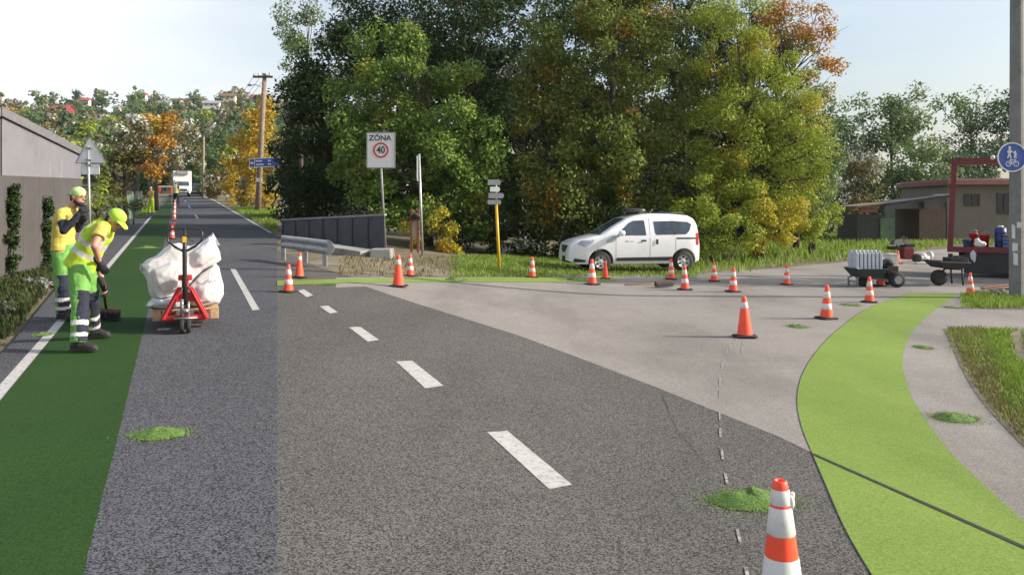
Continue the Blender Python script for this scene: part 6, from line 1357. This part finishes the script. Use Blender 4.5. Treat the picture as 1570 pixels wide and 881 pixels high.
# bags
M['bag'] = mat('white_woven_bag', (.68, .66, .67), .6, var=.03, vscale=5, bmp=.2, bscale=50, trans=.10, dirt=(.56, .54, .54), dscale=4, dlo=.55, dhi=.8); M['bag2'] = mat('bluish_plastic_sheet', (.54, .60, .66), .45, var=.05, bmp=.3, bscale=20, trans=.12)
def bag(label, parts, m, vs=.013, amp=.03, name='big_bag', seed=0, group='white bags on the pallet', it=4):
    """cloth bag: each panel an outline in the picture plane of the load, with its own front and back"""
    d0 = 10.5; pts = [p for q in parts for p in q[0]]; o = P(sum(p[0] for p in pts)/len(pts), sum(p[1] for p in pts)/len(pts), d0); t = thing(name, label, 'bag', o, 0, group); mb = MB()
    for poly, yf, yb, kf in parts:
        cx_ = sum(p[0] for p in poly)/len(poly); cy_ = sum(p[1] for p in poly)/len(poly); rings = []
        for yy, k in ((yf, kf), (yf*.55+yb*.45, 1.0), (yb, .85)):
            rings.append([P(cx_+(x-cx_)*k, cy_+(y-cy_)*k, d0+yy)-o for x, y in poly])
        n = len(poly); bs = len(mb.v)
        for r_ in rings: mb.v += r_
        for i in range(2):
            for k in range(n): k2 = (k+1) % n; mb.f.append((bs+i*n+k, bs+i*n+k2, bs+(i+1)*n+k2, bs+(i+1)*n+k))
        for i, flip in ((0, True), (2, False)):
            c_ = len(mb.v); mb.v.append(sum(rings[i], Vector())/n+Vector((0, -.05 if i == 0 else .05, 0)))
            for k in range(n): k2 = (k+1) % n; mb.f.append((bs+i*n+k2, bs+i*n+k, c_) if flip else (bs+i*n+k, bs+i*n+k2, c_))
    bm = bmesh.new(); me0 = mb.mesh('x'); bm.from_mesh(me0); bmesh.ops.recalc_face_normals(bm, faces=bm.faces); bm.to_mesh(me0); bm.free()
    mb.v = [v.co.copy() for v in me0.vertices]; mb.f = [tuple(p.vertices) for p in me0.polygons]; bpy.data.meshes.remove(me0)
    me = voxel(mb, vs, it, 'bag')
    for v in me.vertices:
        q = v.co+Vector((seed*3.3, 0, 0)); w1 = mnoise.noise(q*2.3)*.5
        f1 = 1-abs(mnoise.noise(Vector((q.x*1.6+q.z*3.4+w1, q.y*2.2, q.z*1.2-q.x*.6))))*2.6      # long slanting folds
        f2 = 1-abs(mnoise.noise(Vector((q.x*5.5-q.z*2.4+w1*2, q.y*4, q.z*2.6+7))))*2.8            # finer drawn in creases
        v.co += v.normal*(amp*.7*max(-.6, f1)+amp*.45*max(-.5, f2)+amp*.18*mnoise.noise(q*16)-amp*.35)
    link('body', me, m, t, True); return t
t = bag('large white bag slumped across the top of the pallet load', [
    ([(216, 407), (226, 396), (240, 391), (262, 373), (274, 371), (290, 378), (306, 372), (322, 362), (327, 360), (338, 388), (340, 400), (330, 407), (312, 416), (300, 428), (284, 448), (262, 458), (240, 460), (231, 448), (226, 426)], -.36, .40, .90),
    ([(232, 412), (262, 398), (292, 402), (298, 424), (280, 446), (250, 452), (236, 438)], -.46, .0, .80),
    ([(296, 384), (324, 364), (336, 392), (308, 410), (294, 404)], -.42, .0, .86)], M['bag'], amp=.015, it=7)
mb = MB(); o = Vector(t.location)
for pts in (((318, 372), (327, 358), (331, 368)), ((224, 408), (217, 403), (220, 414))): mb.tube([P(x, y, 10.25)-o for x, y in pts], .012, 6)
mb.build('lifting_loop', M['bag'], t, True); turn(t, shear=True)
t = bag('second white bag sagging at the lower right of the pallet', [
    ([(288, 440), (306, 420), (330, 404), (336, 410), (343, 440), (344, 454), (336, 466), (318, 472), (292, 472), (282, 462)], -.40, .38, .90),
    ([(300, 440), (322, 424), (336, 446), (322, 466), (300, 468)], -.47, 0, .8)], M['bag'], seed=2, amp=.014, it=6)
o = Vector(t.location); mb = MB(); mb.tube([P(x, y, 10.02)-o for x, y in ((322, 418), (321, 428), (326, 433), (332, 431), (334, 424))], .009, 6); mb.build('lifting_loop', M['bag'], t, True); turn(t, shear=True)
t = bag('bluish plastic sheet crumpled at the lower left of the pallet', [
    ([(226, 462), (234, 455), (250, 458), (276, 452), (286, 462), (284, 471), (246, 471), (230, 469)], -.40, .30, .92), ([(222, 466), (230, 460), (236, 464), (230, 471)], -.44, -.2, .9)], M['bag2'], .011, .016, 'plastic_sheet', 5, None, 3)
turn(t, shear=True)
# ------------------------------------------------------------------ camera, sun and sky
cam = bpy.data.cameras.new('camera'); co = bpy.data.objects.new('camera', cam); COL.objects.link(co); scene.camera = co
co.location = (0, 0, H); co.rotation_euler = (R(90), 0, 0); cam.sensor_width = 36; cam.lens = 36*F/1570; cam.shift_y = -(440.5-HY)/1570; cam.clip_start = .1; cam.clip_end = 4000
EL = 27.0; sv = Vector((1, -.05, 0)).normalized()*math.cos(R(EL))+Vector((0, 0, math.sin(R(EL))))
sl = bpy.data.lights.new('sun', 'SUN'); sl.energy = 5.0; sl.angle = R(.53); sl.color = (1, .93, .82); so = bpy.data.objects.new('sun', sl); COL.objects.link(so); so.rotation_euler = sv.to_track_quat('Z', 'Y').to_euler(); so.location = (40, 0, 30)
w = bpy.data.worlds.new('World'); scene.world = w; w.use_nodes = True; nt = w.node_tree; nt.nodes.clear()
sky = nt.nodes.new('ShaderNodeTexSky'); sky.sky_type = 'NISHITA'; sky.sun_disc = False; sky.sun_elevation = R(EL); sky.sun_rotation = math.atan2(sv.x, sv.y); sky.altitude = 100; sky.air_density = 1.2; sky.dust_density = 4.0; sky.ozone_density = 1.5
bg = nt.nodes.new('ShaderNodeBackground'); bg.inputs[1].default_value = .15; ow = nt.nodes.new('ShaderNodeOutputWorld'); # thin high veil of cloud, whitest low down and towards the left
tc = nt.nodes.new('ShaderNodeTexCoord'); sx = nt.nodes.new('ShaderNodeSeparateXYZ'); nt.links.new(tc.outputs['Generated'], sx.inputs[0])
def mr(src, a, b_, c, d_):
    m = nt.nodes.new('ShaderNodeMapRange'); nt.links.new(src, m.inputs[0]); m.inputs[1].default_value = a; m.inputs[2].default_value = b_; m.inputs[3].default_value = c; m.inputs[4].default_value = d_; m.interpolation_type = 'SMOOTHSTEP'; return m.outputs[0]
def op(k, a, b_):
    m = nt.nodes.new('ShaderNodeMath'); m.operation = k
    for i, q in enumerate((a, b_)):
        if hasattr(q, 'is_output'): nt.links.new(q, m.inputs[i])
        else: m.inputs[i].default_value = q
    return m.outputs[0]
mp = nt.nodes.new('ShaderNodeMapping'); mp.inputs['Scale'].default_value = (1.2, 1.2, 4.5); nt.links.new(tc.outputs['Generated'], mp.inputs[0])
cir = nt.nodes.new('ShaderNodeTexNoise'); cir.inputs['Scale'].default_value = 2.2; cir.inputs['Detail'].default_value = 6; nt.links.new(mp.outputs[0], cir.inputs['Vector'])
fac = op('MULTIPLY', op('ADD', mr(sx.outputs[0], -.55, -.05, .92, .22), mr(cir.outputs['Fac'], .4, .7, -.08, .10)), mr(sx.outputs[2], .0, .75, 1.0, .35))
veil = nt.nodes.new('ShaderNodeMix'); veil.data_type = 'RGBA'; nt.links.new(fac, veil.inputs[0]); nt.links.new(sky.outputs[0], veil.inputs[6]); veil.inputs[7].default_value = (6.0, 6.15, 6.3, 1)
nt.links.new(veil.outputs[2], bg.inputs[0]); nt.links.new(bg.outputs[0], ow.inputs[0])
vs_ = scene.view_settings; vs_.view_transform = 'Standard'; vs_.look = 'None'; vs_.gamma = 1; vs_.exposure = .43; vs_.use_curve_mapping = False
scene.render.engine = 'CYCLES'; cy = scene.cycles; cy.use_denoising = True; cy.max_bounces = 6; cy.diffuse_bounces = 3; cy.transmission_bounces = 4; cy.transparent_max_bounces = 6

# light autumn haze in the air
hm = bpy.data.materials.new('thin_haze'); hm.use_nodes = True; ht = hm.node_tree; ht.nodes.clear(); ho = ht.nodes.new('ShaderNodeOutputMaterial'); hv = ht.nodes.new('ShaderNodeVolumePrincipled')
hv.inputs['Color'].default_value = (.86, .91, 1, 1); hv.inputs['Density'].default_value = .00013; hv.inputs['Anisotropy'].default_value = .2; ht.links.new(hv.outputs[0], ho.inputs['Volume'])
hb = MB(); hb.box((0, 300, 46), (1500, 700, 100)); hz = hb.build('haze', hm); tag(hz, 'thin haze paling the far hillside', None, None, 'stuff')
